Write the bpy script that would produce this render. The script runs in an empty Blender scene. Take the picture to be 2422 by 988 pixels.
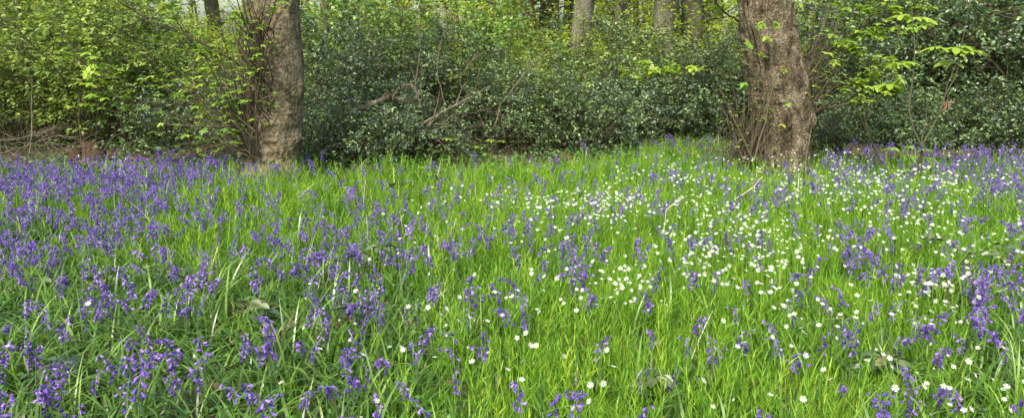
import bpy, math
import numpy as np

# ------------------------------------------------------------------ camera, sky, sun
scn = bpy.context.scene
COL = scn.collection
CAM_H = 1.4
PITCH = math.radians(12.37)
FPX = 1750.0
cd = bpy.data.cameras.new('camera')
cam = bpy.data.objects.new('camera', cd)
COL.objects.link(cam)
cam.location = (0, 0, CAM_H)
cam.rotation_euler = (math.pi/2 - PITCH, 0, 0)
cd.sensor_width = 36.0
cd.lens = 36.0*FPX/2422.0
cd.clip_start = 0.05
cd.clip_end = 2000
scn.camera = cam

SUN_EL, SUN_AZ = math.radians(47), math.radians(-158)     # azimuth measured from +Y towards +X
w = bpy.data.worlds.new('World')
scn.world = w
w.use_nodes = True
nt = w.node_tree
bg = nt.nodes['Background']
sky = nt.nodes.new('ShaderNodeTexSky')
sky.sky_type = 'NISHITA'
sky.sun_disc = False
sky.sun_elevation = SUN_EL
sky.sun_rotation = SUN_AZ
sky.air_density = 1.0
sky.dust_density = 4.0
sky.ozone_density = 0.6
nt.links.new(sky.outputs[0], bg.inputs[0])
bg.inputs[1].default_value = 0.14
sl = bpy.data.lights.new('sun', 'SUN')
sl.energy = 2.1
sl.angle = math.radians(14)
sl.color = (1.0, 0.965, 0.9)
sun = bpy.data.objects.new('sun', sl)
COL.objects.link(sun)
from mathutils import Vector
sd = Vector((math.sin(SUN_AZ)*math.cos(SUN_EL), math.cos(SUN_AZ)*math.cos(SUN_EL), math.sin(SUN_EL)))
sun.rotation_euler = sd.to_track_quat('Z', 'Y').to_euler()
scn.view_settings.view_transform = 'Standard'
scn.view_settings.look = 'None'
scn.view_settings.gamma = 1.0
scn.view_settings.use_curve_mapping = False
scn.view_settings.exposure = 1.45
scn.render.engine = 'CYCLES'
scn.cycles.max_bounces = 6
scn.cycles.diffuse_bounces = 3
scn.cycles.glossy_bounces = 2
scn.cycles.transmission_bounces = 3

rng = np.random.default_rng(7)
PI = math.pi

# ------------------------------------------------------------------ numeric helpers
def hsh(i, j, k, s):
    n = (i*374761393 + j*668265263 + k*2147483647 + s*1274126177) & 0xffffffff
    n = ((n ^ (n >> 13))*1274126177) & 0xffffffff
    n = ((n ^ (n >> 16))*2246822519) & 0xffffffff
    return ((n ^ (n >> 15)) & 0xffffff)/float(0xffffff)

def vnoise(P, f=1.0, seed=0, oct=3):
    P = np.asarray(P, float)
    if P.shape[-1] == 2:
        P = np.concatenate([P, np.zeros(P.shape[:-1] + (1,))], -1)
    out = np.zeros(P.shape[:-1]); a = 1.0; tot = 0
    for o in range(oct):
        Q = P*f + 100.0
        I = np.floor(Q).astype(np.int64); F = Q - I; F = F*F*(3 - 2*F)
        v = 0
        for dx in (0, 1):
            for dy in (0, 1):
                for dz in (0, 1):
                    wt = (F[..., 0] if dx else 1-F[..., 0])*(F[..., 1] if dy else 1-F[..., 1])*(F[..., 2] if dz else 1-F[..., 2])
                    v = v + wt*hsh(I[..., 0]+dx, I[..., 1]+dy, I[..., 2]+dz, seed+o*17)
        out += a*v; tot += a; a *= .5; f *= 2.03
    return out/tot

def nrm(v):
    return v/np.maximum(np.linalg.norm(v, axis=-1, keepdims=True), 1e-9)

def ray(px, py):
    x = (np.asarray(px, float) - 1211)/FPX
    y = -(np.asarray(py, float) - 494)/FPX
    c, s = math.cos(PITCH), math.sin(PITCH)
    return np.stack([x, c + y*s, -s + y*c], -1)

def at(px, py, Y):
    """world point on the sight line of a photo pixel at distance Y along the ground"""
    d = ray(px, py)
    t = np.asarray(Y, float)/d[..., 1]
    return np.array([0, 0, CAM_H]) + d*t[..., None]

def onground(px, py):
    d = ray(px, py)
    t = -CAM_H/d[..., 2]
    p = np.array([0, 0, CAM_H]) + d*t[..., None]
    p[..., 2] = gz(p[..., 0], p[..., 1])
    return p

def proj(P):
    c, s = math.cos(PITCH), math.sin(PITCH)
    z = P[..., 2] - CAM_H
    dep = P[..., 1]*c - z*s
    up = P[..., 1]*s + z*c
    return 1211 + FPX*P[..., 0]/dep, 494 - FPX*up/dep

def gz(x, y):
    x = np.asarray(x, float); y = np.asarray(y, float)
    n = vnoise(np.stack([x, y], -1), .7, 3, 2) - .5
    return n*.10

def gp(x, y, dz=0.0):
    return (float(x), float(y), float(gz(x, y)) + dz)

class MB:
    def __init__(s): s.V = []; s.F = []; s.T = []; s.M = []; s.n = 0
    def add(s, V, Fs, tint=0.5, mat=0):
        V = np.asarray(V, float).reshape(-1, 3)
        s.V.append(V)
        s.T.append(np.broadcast_to(np.asarray(tint, float), (len(V),)))
        for F in (Fs if isinstance(Fs, list) else [Fs]):
            F = np.asarray(F, np.int64)
            s.F.append(F + s.n); s.M.append(np.full(len(F), mat))
        s.n += len(V)
        return s
    def inst(s, tpl, pos, R, sc, tint, mats=None):
        """tpl = list of (V, F, mat, tint_offset)"""
        pos = np.asarray(pos); N = len(pos)
        if N == 0: return s
        sc = np.broadcast_to(np.asarray(sc, float), (N,)); tint = np.broadcast_to(np.asarray(tint, float), (N,))
        for V, F, m, to in tpl:
            W = np.einsum('nij,vj->nvi', R, V)*sc[:, None, None] + pos[:, None]
            nv = len(V)
            off = (np.arange(N)*nv)[:, None, None]
            Fl = F if isinstance(F, list) else [F]
            s.add(W, [(f[None] + off).reshape(-1, f.shape[1]) for f in Fl], (tint[:, None] + np.broadcast_to(to, (nv,))[None]).reshape(-1), m)
        return s
    def mesh(s, name, mats, smooth=False):
        me = bpy.data.meshes.new(name)
        V = np.concatenate(s.V)
        me.vertices.add(len(V)); me.vertices.foreach_set('co', V.astype(np.float32).ravel())
        idx = np.concatenate([f.ravel() for f in s.F])
        tot = np.concatenate([np.full(len(f), f.shape[1]) for f in s.F])
        st = np.concatenate([[0], np.cumsum(tot)[:-1]])
        me.loops.add(len(idx)); me.loops.foreach_set('vertex_index', idx.astype(np.int32))
        me.polygons.add(len(tot)); me.polygons.foreach_set('loop_start', st.astype(np.int32))
        try: me.polygons.foreach_set('loop_total', tot.astype(np.int32))
        except Exception: pass
        for m in mats: me.materials.append(m)
        me.polygons.foreach_set('material_index', np.concatenate(s.M).astype(np.int32))
        me.polygons.foreach_set('use_smooth', np.full(len(tot), smooth))
        a = me.attributes.new('tint', 'FLOAT', 'POINT')
        a.data.foreach_set('value', np.clip(np.concatenate(s.T), 0, 1).astype(np.float32))
        me.update(calc_edges=True)
        return me
    def build(s, name, mats, parent=None, smooth=False):
        if not isinstance(mats, (list, tuple)): mats = [mats]
        return link(name, s.mesh(name, mats, smooth), parent)

def link(name, data, parent=None):
    o = bpy.data.objects.new(name, data)
    COL.objects.link(o)
    if parent is not None: o.parent = parent
    return o

def tag(o, label=None, cat=None, group=None, kind=None):
    if label: o['label'] = label
    if cat: o['category'] = cat
    if group: o['group'] = group
    if kind: o['kind'] = kind
    return o

def empty(name, loc, rz=0.0, sc=1.0):
    o = bpy.data.objects.new(name, None)
    COL.objects.link(o)
    o.location = [float(v) for v in loc]; o.rotation_euler = (0, 0, rz)
    o.scale = (sc,)*3 if np.isscalar(sc) else sc
    o.empty_display_size = .1
    return o

def kids(o):
    return KIDS.get(o.name, [])
KIDS = {}
def copy_tree(o, parent=None):
    c = o.copy(); COL.objects.link(c)
    if parent is not None: c.parent = parent
    KIDS[c.name] = [copy_tree(k, c) for k in kids(o)]
    return c
def reg(parent, *ch):
    KIDS.setdefault(parent.name, []).extend(ch)

def frames(d, hint=(0, 0, 1), roll=None):
    d = nrm(np.asarray(d, float)); h = np.broadcast_to(np.asarray(hint, float), d.shape)
    y = np.cross(h, d); bad = np.linalg.norm(y, axis=-1) < 1e-3
    y[bad] = np.cross(np.array([1., 0, 0]), d[bad]); y = nrm(y)
    z = np.cross(d, y)
    if roll is not None:
        c, s = np.cos(roll)[:, None], np.sin(roll)[:, None]
        y, z = y*c + z*s, z*c - y*s
    return np.stack([d, y, z], -1)

def tubes(mb, P, R, k=4, tint=.5, mat=0, cap=False):
    """P (B,n,3), R (B,n)"""
    P = np.asarray(P, float); R = np.asarray(R, float)
    if P.ndim == 2: P = P[None]; R = R[None]
    B, n, _ = P.shape
    Tn = nrm(np.gradient(P, axis=1))
    mean = nrm(P[:, -1] - P[:, 0])
    ref = np.where(np.abs(mean[:, 2:3]) < .8, np.array([[0, 0, 1.]]), np.array([[1., 0, 0]]))
    a = nrm(np.cross(Tn, ref[:, None, :])); b = np.cross(Tn, a)
    th = np.arange(k)/k*2*PI
    ring = a[:, :, None]*np.cos(th)[:, None] + b[:, :, None]*np.sin(th)[:, None]
    V = P[:, :, None] + ring*R[:, :, None, None]
    i = np.arange(n-1)[:, None]; j = np.arange(k)[None]; j2 = (j+1) % k
    F = np.stack([i*k+j, i*k+j2, (i+1)*k+j2, (i+1)*k+j], -1).reshape(-1, 4)
    Fa = (F[None] + (np.arange(B)*n*k)[:, None, None]).reshape(-1, 4)
    tt = np.broadcast_to(np.asarray(tint, float), (B,))
    fs = [Fa]
    if cap:
        top = (np.arange(k) + (n-1)*k)[None] + (np.arange(B)*n*k)[:, None]
        bot = (np.arange(k)[::-1])[None] + (np.arange(B)*n*k)[:, None]
        fs += [top, bot]
    mb.add(V, fs, np.repeat(tt, n*k), mat)

def walk(p0, d0, L, n, jit=.15, up=0.0, rg=None):
    rg = rg or rng
    B = len(p0); d = nrm(np.asarray(d0, float)).copy(); P = np.zeros((B, n, 3)); P[:, 0] = p0
    st = (np.broadcast_to(L, (B,))/(n-1))[:, None]
    for i in range(1, n):
        d = d + rg.normal(0, jit, (B, 3)); d[:, 2] += up; d = nrm(d)
        P[:, i] = P[:, i-1] + d*st
    return P

def branch(P, N, tmin, tmax, ang, rg):
    B, n, _ = P.shape
    b = rg.integers(0, B, N); t = rg.uniform(tmin, tmax, N)*(n-1)
    i = np.minimum(t.astype(int), n-2); f = (t-i)[:, None]
    p = P[b, i]*(1-f) + P[b, i+1]*f
    tg = nrm(P[b, i+1]-P[b, i])
    r = nrm(np.cross(tg, rg.normal(0, 1, (N, 3))))
    a = rg.uniform(ang*.6, ang*1.3, N)[:, None]
    return p, nrm(tg*np.cos(a) + r*np.sin(a)), b, t/(n-1)

# ------------------------------------------------------------------ materials
def newmat(name):
    m = bpy.data.materials.new(name); m.use_nodes = True
    t = m.node_tree; t.nodes.clear()
    return m, t, t.nodes.new('ShaderNodeOutputMaterial')

def ramp(t, stops, fac):
    r = t.nodes.new('ShaderNodeValToRGB')
    while len(r.color_ramp.elements) < len(stops): r.color_ramp.elements.new(.5)
    for e, (p, c) in zip(r.color_ramp.elements, stops):
        e.position = p; e.color = (*c, 1)
    t.links.new(fac, r.inputs[0])
    return r.outputs[0]

def leaf_mat(name, stops, rough=.45, trans=.35, tcol=(1.25, 1.25, .6), spec=.5, noise=12.0):
    m, t, out = newmat(name)
    N, Lk = t.nodes, t.links
    at_ = N.new('ShaderNodeAttribute'); at_.attribute_name = 'tint'
    tc = N.new('ShaderNodeTexCoord')
    nz = N.new('ShaderNodeTexNoise'); nz.inputs['Scale'].default_value = noise
    Lk.new(tc.outputs['Object'], nz.inputs['Vector'])
    ad = N.new('ShaderNodeMath'); ad.operation = 'MULTIPLY_ADD'
    Lk.new(nz.outputs[0], ad.inputs[0]); ad.inputs[1].default_value = .35
    sb = N.new('ShaderNodeMath'); sb.operation = 'SUBTRACT'; sb.use_clamp = True
    Lk.new(at_.outputs['Fac'], ad.inputs[2]); Lk.new(ad.outputs[0], sb.inputs[0]); sb.inputs[1].default_value = .175
    c = ramp(t, stops, sb.outputs[0])
    p = N.new('ShaderNodeBsdfPrincipled'); p.inputs['Roughness'].default_value = rough
    p.inputs['Specular IOR Level'].default_value = spec
    Lk.new(c, p.inputs['Base Color'])
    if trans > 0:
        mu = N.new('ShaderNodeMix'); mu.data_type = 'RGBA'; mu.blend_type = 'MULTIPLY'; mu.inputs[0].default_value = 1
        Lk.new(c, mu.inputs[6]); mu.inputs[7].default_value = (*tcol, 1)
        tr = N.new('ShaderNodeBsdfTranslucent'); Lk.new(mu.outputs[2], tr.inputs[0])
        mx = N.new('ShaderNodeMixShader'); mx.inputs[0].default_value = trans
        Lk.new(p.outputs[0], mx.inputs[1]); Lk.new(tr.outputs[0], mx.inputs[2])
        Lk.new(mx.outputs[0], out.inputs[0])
    else:
        Lk.new(p.outputs[0], out.inputs[0])
    return m

def bark_mat(name, stops, scale=6.0, bump=.6, rough=.85, stretch=.35):
    m, t, out = newmat(name)
    N, Lk = t.nodes, t.links
    tc = N.new('ShaderNodeTexCoord'); mp = N.new('ShaderNodeMapping')
    mp.inputs['Scale'].default_value = (1, 1, stretch)
    Lk.new(tc.outputs['Object'], mp.inputs[0])
    n1 = N.new('ShaderNodeTexNoise'); n1.inputs['Scale'].default_value = scale; n1.inputs['Detail'].default_value = 8
    n1.inputs['Roughness'].default_value = .65; n1.inputs['Distortion'].default_value = .6
    Lk.new(mp.outputs[0], n1.inputs['Vector'])
    c = ramp(t, stops, n1.outputs[0])
    n2 = N.new('ShaderNodeTexNoise'); n2.inputs['Scale'].default_value = scale*7; n2.inputs['Detail'].default_value = 6
    Lk.new(tc.outputs['Object'], n2.inputs['Vector'])
    mu = N.new('ShaderNodeMix'); mu.data_type = 'RGBA'; mu.blend_type = 'MULTIPLY'; mu.inputs[0].default_value = 1
    c2 = ramp(t, [(.32, (.42, .42, .42)), (.5, (.95, .95, .93)), (.68, (1.3, 1.28, 1.25))], n2.outputs[0])
    Lk.new(c2, mu.inputs[7])
    n3 = N.new('ShaderNodeTexNoise'); n3.inputs['Scale'].default_value = 2.6; n3.inputs['Detail'].default_value = 5
    Lk.new(tc.outputs['Object'], n3.inputs['Vector'])
    mf = N.new('ShaderNodeMapRange'); mf.inputs[1].default_value = .54; mf.inputs[2].default_value = .68; mf.inputs[4].default_value = .6
    Lk.new(n3.outputs[0], mf.inputs[0])
    ms = N.new('ShaderNodeMix'); ms.data_type = 'RGBA'; ms.inputs[7].default_value = (.075, .09, .03, 1)
    Lk.new(mf.outputs[0], ms.inputs[0]); Lk.new(c, ms.inputs[6]); c = ms.outputs[2]
    vo = N.new('ShaderNodeTexVoronoi'); vo.feature = 'DISTANCE_TO_EDGE'; vo.inputs['Scale'].default_value = scale*2.2
    Lk.new(c, mu.inputs[6])
    wv = N.new('ShaderNodeVectorMath'); wv.operation = 'MULTIPLY_ADD'
    Lk.new(n1.outputs[1], wv.inputs[0]); wv.inputs[1].default_value = (.25, .25, .25); Lk.new(mp.outputs[0], wv.inputs[2])
    Lk.new(wv.outputs[0], vo.inputs['Vector'])
    mr = N.new('ShaderNodeMath'); mr.operation = 'MINIMUM'; Lk.new(vo.outputs['Distance'], mr.inputs[0]); mr.inputs[1].default_value = .07
    mm = N.new('ShaderNodeMath'); mm.operation = 'MULTIPLY_ADD'; Lk.new(mr.outputs[0], mm.inputs[0]); mm.inputs[1].default_value = 4.0
    Lk.new(n2.outputs[0], mm.inputs[2])
    ma = N.new('ShaderNodeMath'); ma.operation = 'ADD'; Lk.new(mm.outputs[0], ma.inputs[0]); Lk.new(n1.outputs[0], ma.inputs[1])
    b = N.new('ShaderNodeBump'); b.inputs['Strength'].default_value = bump; b.inputs['Distance'].default_value = .06
    Lk.new(ma.outputs[0], b.inputs['Height'])
    p = N.new('ShaderNodeBsdfPrincipled'); p.inputs['Roughness'].default_value = rough
    p.inputs['Specular IOR Level'].default_value = .25
    Lk.new(mu.outputs[2], p.inputs['Base Color']); Lk.new(b.outputs[0], p.inputs['Normal'])
    Lk.new(p.outputs[0], out.inputs[0])
    return m

M = {}
M['bark_l'] = bark_mat('smooth_bark', [(.28, (.045, .034, .018)), (.38, (.11, .086, .048)), (.46, (.185, .152, .09)), (.60, (.225, .188, .118)), (.72, (.29, .25, .17))], 4.5, .75, stretch=1.1)
M['bark_r'] = bark_mat('flaky_bark', [(.34, (.035, .028, .014)), (.42, (.11, .088, .048)), (.52, (.205, .165, .10)), (.66, (.34, .30, .21))], 8.0, 1.0, stretch=.6)
M['bark_far'] = bark_mat('far_bark', [(.3, (.05, .045, .028)), (.5, (.125, .115, .078)), (.7, (.21, .205, .15))], 5.0, .5)
M['bark_red'] = bark_mat('red_bark', [(.3, (.04, .026, .014)), (.5, (.10, .062, .036)), (.7, (.17, .115, .07))], 8.0, .8, stretch=.2)
M['twig'] = leaf_mat('twig', [(0, (.022, .018, .010)), (.5, (.055, .045, .026)), (1, (.13, .11, .065))], .8, 0, spec=.2)
M['gtwig'] = leaf_mat('green_twig', [(0, (.04, .045, .02)), (1, (.09, .09, .045))], .6, 0, spec=.3)
M['dead'] = leaf_mat('dead_wood', [(0, (.035, .03, .018)), (.5, (.085, .07, .045)), (1, (.18, .155, .11))], .8, 0, spec=.2)
M['cut'] = leaf_mat('cut_wood', [(0, (.30, .13, .05)), (1, (.42, .22, .10))], .8, 0, spec=.2, noise=60)
M['holly'] = leaf_mat('holly_leaf', [(0, (.018, .038, .014)), (.45, (.052, .10, .032)), (.8, (.11, .185, .055)), (1, (.20, .30, .075))], .34, .25, spec=1.0)
M['green'] = leaf_mat('fresh_leaf', [(0, (.07, .13, .025)), (.4, (.17, .27, .045)), (1, (.34, .43, .09))], .5, .38)
M['hazel'] = leaf_mat('hazel_leaf', [(0, (.06, .13, .025)), (.5, (.13, .25, .04)), (1, (.25, .38, .06))], .45, .4)
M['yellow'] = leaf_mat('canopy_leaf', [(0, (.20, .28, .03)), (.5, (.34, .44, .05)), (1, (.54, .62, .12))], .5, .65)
M['syc'] = leaf_mat('sycamore_leaf', [(0, (.09, .19, .02)), (.5, (.17, .31, .03)), (1, (.30, .40, .04))], .42, .4)
M['ivy'] = leaf_mat('ivy_leaf', [(0, (.02, .05, .015)), (1, (.07, .13, .04))], .3, .1)
M['grass'] = leaf_mat('grass_blade', [(0, (.022, .08, .012)), (.35, (.10, .24, .016)), (.7, (.20, .375, .024)), (1, (.36, .49, .055))], .55, .42, spec=.3, noise=2)
M['strap'] = leaf_mat('strap_leaf', [(0, (.025, .065, .012)), (.45, (.075, .16, .022)), (.75, (.14, .25, .03)), (1, (.22, .33, .06))], .34, .3, spec=.6, noise=3)
M['herb'] = leaf_mat('herb_leaf', [(0, (.035, .11, .02)), (.5, (.07, .2, .025)), (1, (.12, .28, .03))], .45, .3)
M['bramble'] = leaf_mat('bramble_leaf', [(0, (.025, .05, .02)), (.5, (.06, .10, .035)), (.85, (.13, .15, .06)), (1, (.2, .08, .04))], .4, .15)
M['litter'] = leaf_mat('dead_leaf', [(0, (.05, .03, .018)), (.5, (.14, .075, .04)), (1, (.32, .2, .12))], .7, .1)
M['bell'] = leaf_mat('bluebell_petal', [(0, (.035, .024, .13)), (.4, (.098, .050, .29)), (.75, (.19, .098, .42)), (1, (.33, .20, .56))], .45, .3, tcol=(1.2, .95, 1.2), noise=5)
M['bstem'] = leaf_mat('bluebell_stem', [(0, (.04, .06, .03)), (.6, (.09, .15, .05)), (1, (.08, .06, .14))], .4, .1)
M['white'] = leaf_mat('white_petal', [(0, (.40, .44, .32)), (1, (.56, .57, .52))], .6, .25, tcol=(1, 1, 1), spec=.2)
M['anther'] = leaf_mat('flower_centre', [(0, (.45, .42, .10)), (1, (.6, .6, .25))], .6, 0)
M['straw'] = leaf_mat('straw', [(0, (.42, .38, .2)), (1, (.62, .57, .38))], .6, .1)
M['redstem'] = leaf_mat('red_stem', [(0, (.07, .03, .02)), (1, (.17, .08, .05))], .6, 0)

def soil_mat():
    m, t, out = newmat('woodland_soil'); N, Lk = t.nodes, t.links
    tc = N.new('ShaderNodeTexCoord'); nz = N.new('ShaderNodeTexNoise'); nz.inputs['Scale'].default_value = 9; nz.inputs['Detail'].default_value = 10
    Lk.new(tc.outputs['Object'], nz.inputs['Vector'])
    c = ramp(t, [(.3, (.022, .018, .011)), (.5, (.05, .042, .022)), (.62, (.05, .07, .022)), (.75, (.11, .075, .045))], nz.outputs[0])
    b = N.new('ShaderNodeBump'); b.inputs['Distance'].default_value = .03; Lk.new(nz.outputs[0], b.inputs['Height'])
    p = N.new('ShaderNodeBsdfPrincipled'); p.inputs['Roughness'].default_value = .95
    Lk.new(c, p.inputs['Base Color']); Lk.new(b.outputs[0], p.inputs['Normal']); Lk.new(p.outputs[0], out.inputs[0])
    return m

# ------------------------------------------------------------------ ground
xs = np.concatenate([np.linspace(-600, -16, 14), np.linspace(-14, 14, 180), np.linspace(16, 600, 14)])
ys = np.concatenate([np.linspace(-60, -2, 8), np.linspace(0, 20, 130), np.linspace(23, 900, 24)])
X, Yg = np.meshgrid(xs, ys)
Z = gz(X, Yg)*np.clip((60-np.hypot(X, Yg))/30, 0, 1)
V = np.stack([X, Yg, Z], -1)
nx, ny = len(xs), len(ys)
i, j = np.meshgrid(np.arange(nx-1), np.arange(ny-1))
a = (j*nx+i).ravel()
mb = MB().add(V, np.stack([a, a+1, a+nx+1, a+nx], -1))
tag(mb.build('ground', soil_mat(), smooth=True), 'dark woodland soil under the flowers and shrubs', 'ground', kind='structure')

# ------------------------------------------------------------------ leaf templates  (x along the leaf, y across, z up)
def leaf_oval(wd=.55, fold=.18, droop=.15, n=3, pw=1.0):
    t = np.linspace(0, 1, n+2)
    wv = np.sin(np.pi*t**pw)*wd/2; wv[0] = .02; wv[-1] = .01
    mid = np.stack([t, 0*t, -droop*t*t], -1)
    Lf = mid + np.stack([0*t, wv, wv*fold*2], -1); Rt = mid + np.stack([0*t, -wv, wv*fold*2], -1)
    V = np.concatenate([mid, Lf, Rt]); m = n+2; i = np.arange(m-1)
    F = np.concatenate([np.stack([i, i+1, m+i+1, m+i], -1), np.stack([2*m+i, 2*m+i+1, i+1, i], -1)])
    return [(V, F, 0, 0.0)]

def leaf_holly():
    t = np.array([0, .2, .4, .6, .8, 1.0]); wv = np.array([.03, .26, .17, .27, .14, .01])
    mid = np.stack([t, 0*t, .12*np.sin(t*PI) - .15*t], -1)
    z = np.array([0, .1, .02, .1, .02, 0])
    Lf = mid + np.stack([0*t, wv, z], -1); Rt = mid + np.stack([0*t, -wv, z], -1)
    V = np.concatenate([mid, Lf, Rt]); m = 6; i = np.arange(5)
    F = np.concatenate([np.stack([i, i+1, m+i+1, m+i], -1), np.stack([2*m+i, 2*m+i+1, i+1, i], -1)])
    return [(V, F, 0, 0.0)]

def leaf_palm(droop=.5):
    """five-lobed sycamore leaf; the stalk joins at the origin, middle lobe along +x"""
    pts = []
    for aa, r in [(-150, .28), (-125, .55), (-100, .36), (-80, .62), (-68, .86), (-52, .62), (-38, .45), (-22, .72), (-10, .9), (0, 1.05), (10, .9), (22, .72), (38, .45), (52, .62), (68, .86), (80, .62), (100, .36), (125, .55), (150, .28)]:
        an = math.radians(aa); pts.append((r*math.cos(an)*.75, r*math.sin(an)*.75, -droop*r*r*.55))
    V = np.array([(0, 0, 0)] + pts); n = len(pts); i = np.arange(1, n)
    F = np.stack([0*i, i, i+1], -1)
    return [(V, F, 0, 0.0)]

def leaf_lance():
    t = np.array([0, .35, .7, 1.]); wv = np.array([.03, .036, .024, .003])
    V = np.concatenate([np.stack([t, wv, .0*t - .12*t*t], -1), np.stack([t, -wv, -.12*t*t], -1)]); i = np.arange(3)
    return [(V, np.stack([4+i, 5+i, i+1, i], -1), 0, 0.0)]

def flip(tpl):
    return tpl
OVAL = leaf_oval(.55); ROUND = leaf_oval(.85, .12, .25); HOLLY = leaf_holly(); PALM = leaf_palm(); LANCE = leaf_lance()
SMALL = leaf_oval(.62, .15, .1, 1)

# ------------------------------------------------------------------ shrubs
def put_leaves(mb, P, per, tpl, size, rg, flat=.5, tmin=.1, tint=(0, 1), spread=.9, jit=.02):
    B, n, _ = P.shape
    t = rg.uniform(tmin, 1, (B, per)); t[:, -1] = 1.0
    x = t*(n-1); i = np.minimum(x.astype(int), n-2); f = (x-i)[..., None]
    b = np.arange(B)[:, None]
    p = (P[b, i]*(1-f) + P[b, i+1]*f).reshape(-1, 3)
    tg = nrm(P[b, i+1]-P[b, i]).reshape(-1, 3)
    r = nrm(np.cross(tg, rg.normal(0, 1, p.shape)))
    d = nrm(tg*(1-spread*.5) + r*spread); d[:, 2] *= (1-flat*.7); d[:, 2] -= .1
    hint = nrm(np.array([0, 0, 1.]) + rg.normal(0, 1-flat, p.shape)*1.2)
    R = frames(d, hint)
    tw = np.repeat(rg.uniform(tint[0], tint[1], B), per)
    mb.inst(tpl, p + rg.normal(0, jit, p.shape), R, rg.uniform(.5, 1.3, len(p))*size, tw + rg.normal(0, .16, len(p)))

def shrub_meshes(seed, H, W, n0, n1, n2, per, tpl, size, lm, tm, flat, stem_r=.014, up=.10, jit=.16, tw_len=.3, spread=.9, clear=.05):
    rg = np.random.default_rng(seed)
    th = rg.uniform(0, 2*PI, n0); rr = rg.uniform(0, .25, n0)*W
    p0 = np.stack([np.cos(th)*rr, np.sin(th)*rr, np.full(n0, -.08)], -1)
    d0 = np.stack([np.cos(th)*rg.uniform(.1, .75, n0)*W/H, np.sin(th)*rg.uniform(.1, .75, n0)*W/H, np.ones(n0)], -1)
    L0 = rg.uniform(.65, 1.05, n0)*H
    P0 = walk(p0, d0, L0, 9, jit*.8, .02, rg)
    P0[:, :, 2] = np.minimum(P0[:, :, 2], H*1.02)
    s = MB(); f = MB()
    R0 = np.linspace(1, .35, 9)[None]*rg.uniform(.6, 1.3, n0)[:, None]*stem_r
    tubes(s, P0, R0, 5, rg.uniform(.2, .9, n0))
    p, d, b, t = branch(P0, n1, clear, 1, 1.0, rg)
    L1 = rg.uniform(.25, .55, n1)*W*(1.15-.55*t)
    P1 = walk(p, d, L1, 6, jit, up*.5, rg)
    cap = H*(.85+.3*vnoise(P1[..., :2], 1.6, seed, 2)); P1[..., 2] = np.where(P1[..., 2] > cap, cap + (P1[..., 2]-cap)*.25, P1[..., 2])
    tubes(s, P1, np.linspace(1, .4, 6)[None]*stem_r*.42*np.ones((n1, 1)), 4, rg.uniform(.1, .8, n1))
    p, d, b, t = branch(P1, n2, .15, 1, .9, rg)
    P2 = walk(p, d, rg.uniform(.5, 1.2, n2)*tw_len, 4, jit, up*.3, rg)
    P2[:, :, 2] = np.maximum(P2[:, :, 2], .02)
    tubes(s, P2, np.linspace(1, .5, 4)[None]*stem_r*.16*np.ones((n2, 1)), 3, rg.uniform(.1, .8, n2))
    put_leaves(f, P2, per, tpl, size, rg, flat, spread=spread)
    return s.mesh('stem', [tm]), f.mesh('foliage', [lm])

TW, GT = M['twig'], M['gtwig']
SH = {
 'holly0': shrub_meshes(11, 2.2, 2.0, 12, 130, 1150, 9, HOLLY, .052, M['holly'], TW, .5),
 'holly1': shrub_meshes(12, 2.2, 2.1, 14, 130, 1100, 9, HOLLY, .055, M['holly'], TW, .5),
 'holly2': shrub_meshes(13, 2.2, 1.9, 10, 110, 1200, 9, HOLLY, .058, M['holly'], TW, .5),
 'low0': shrub_meshes(14, 1.25, 2.3, 16, 120, 1100, 9, HOLLY, .056, M['holly'], TW, .5, .011, .04),
 'low1': shrub_meshes(15, 1.2, 2.2, 16, 120, 1100, 9, HOLLY, .052, M['holly'], TW, .5, .011, .04),
 'green0': shrub_meshes(16, 2.5, 2.1, 12, 120, 760, 10, OVAL, .06, M['green'], TW, .75, .013, .05, tw_len=.36),
 'green1': shrub_meshes(17, 2.5, 2.3, 12, 120, 700, 10, OVAL, .062, M['green'], TW, .8, .013, .05, tw_len=.38),
 'green2': shrub_meshes(18, 1.5, 2.1, 12, 110, 700, 8, OVAL, .055, M['green'], TW, .8, .010, .05, tw_len=.3),
 'hazel0': shrub_meshes(19, 2.6, 2.2, 12, 110, 650, 8, ROUND, .062, M['hazel'], TW, .45, .014, .06, tw_len=.34),
 'yell': shrub_meshes(23, 2.3, 2.6, 9, 90, 640, 8, OVAL, .075, M['yellow'], TW, .7, .013, .05, tw_len=.42),
 'hazel1': shrub_meshes(20, 2.6, 2.0, 11, 110, 620, 8, ROUND, .055, M['hazel'], TW, .4, .014, .06, tw_len=.34),
}
def shrub(px, Y, key, sc, name, label, cat, group, rz=None, base=None, sx=1.0):
    x = float(at(px, 300, Y)[0])
    e = empty(name, gp(x, Y), rng.uniform(0, 6.28) if rz is None else rz, (sc*sx, sc*sx, sc))
    tag(e, label, cat, group)
    s, f = SH[key]
    link('stem', s, e); link('foliage', f, e)
    return e

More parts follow.
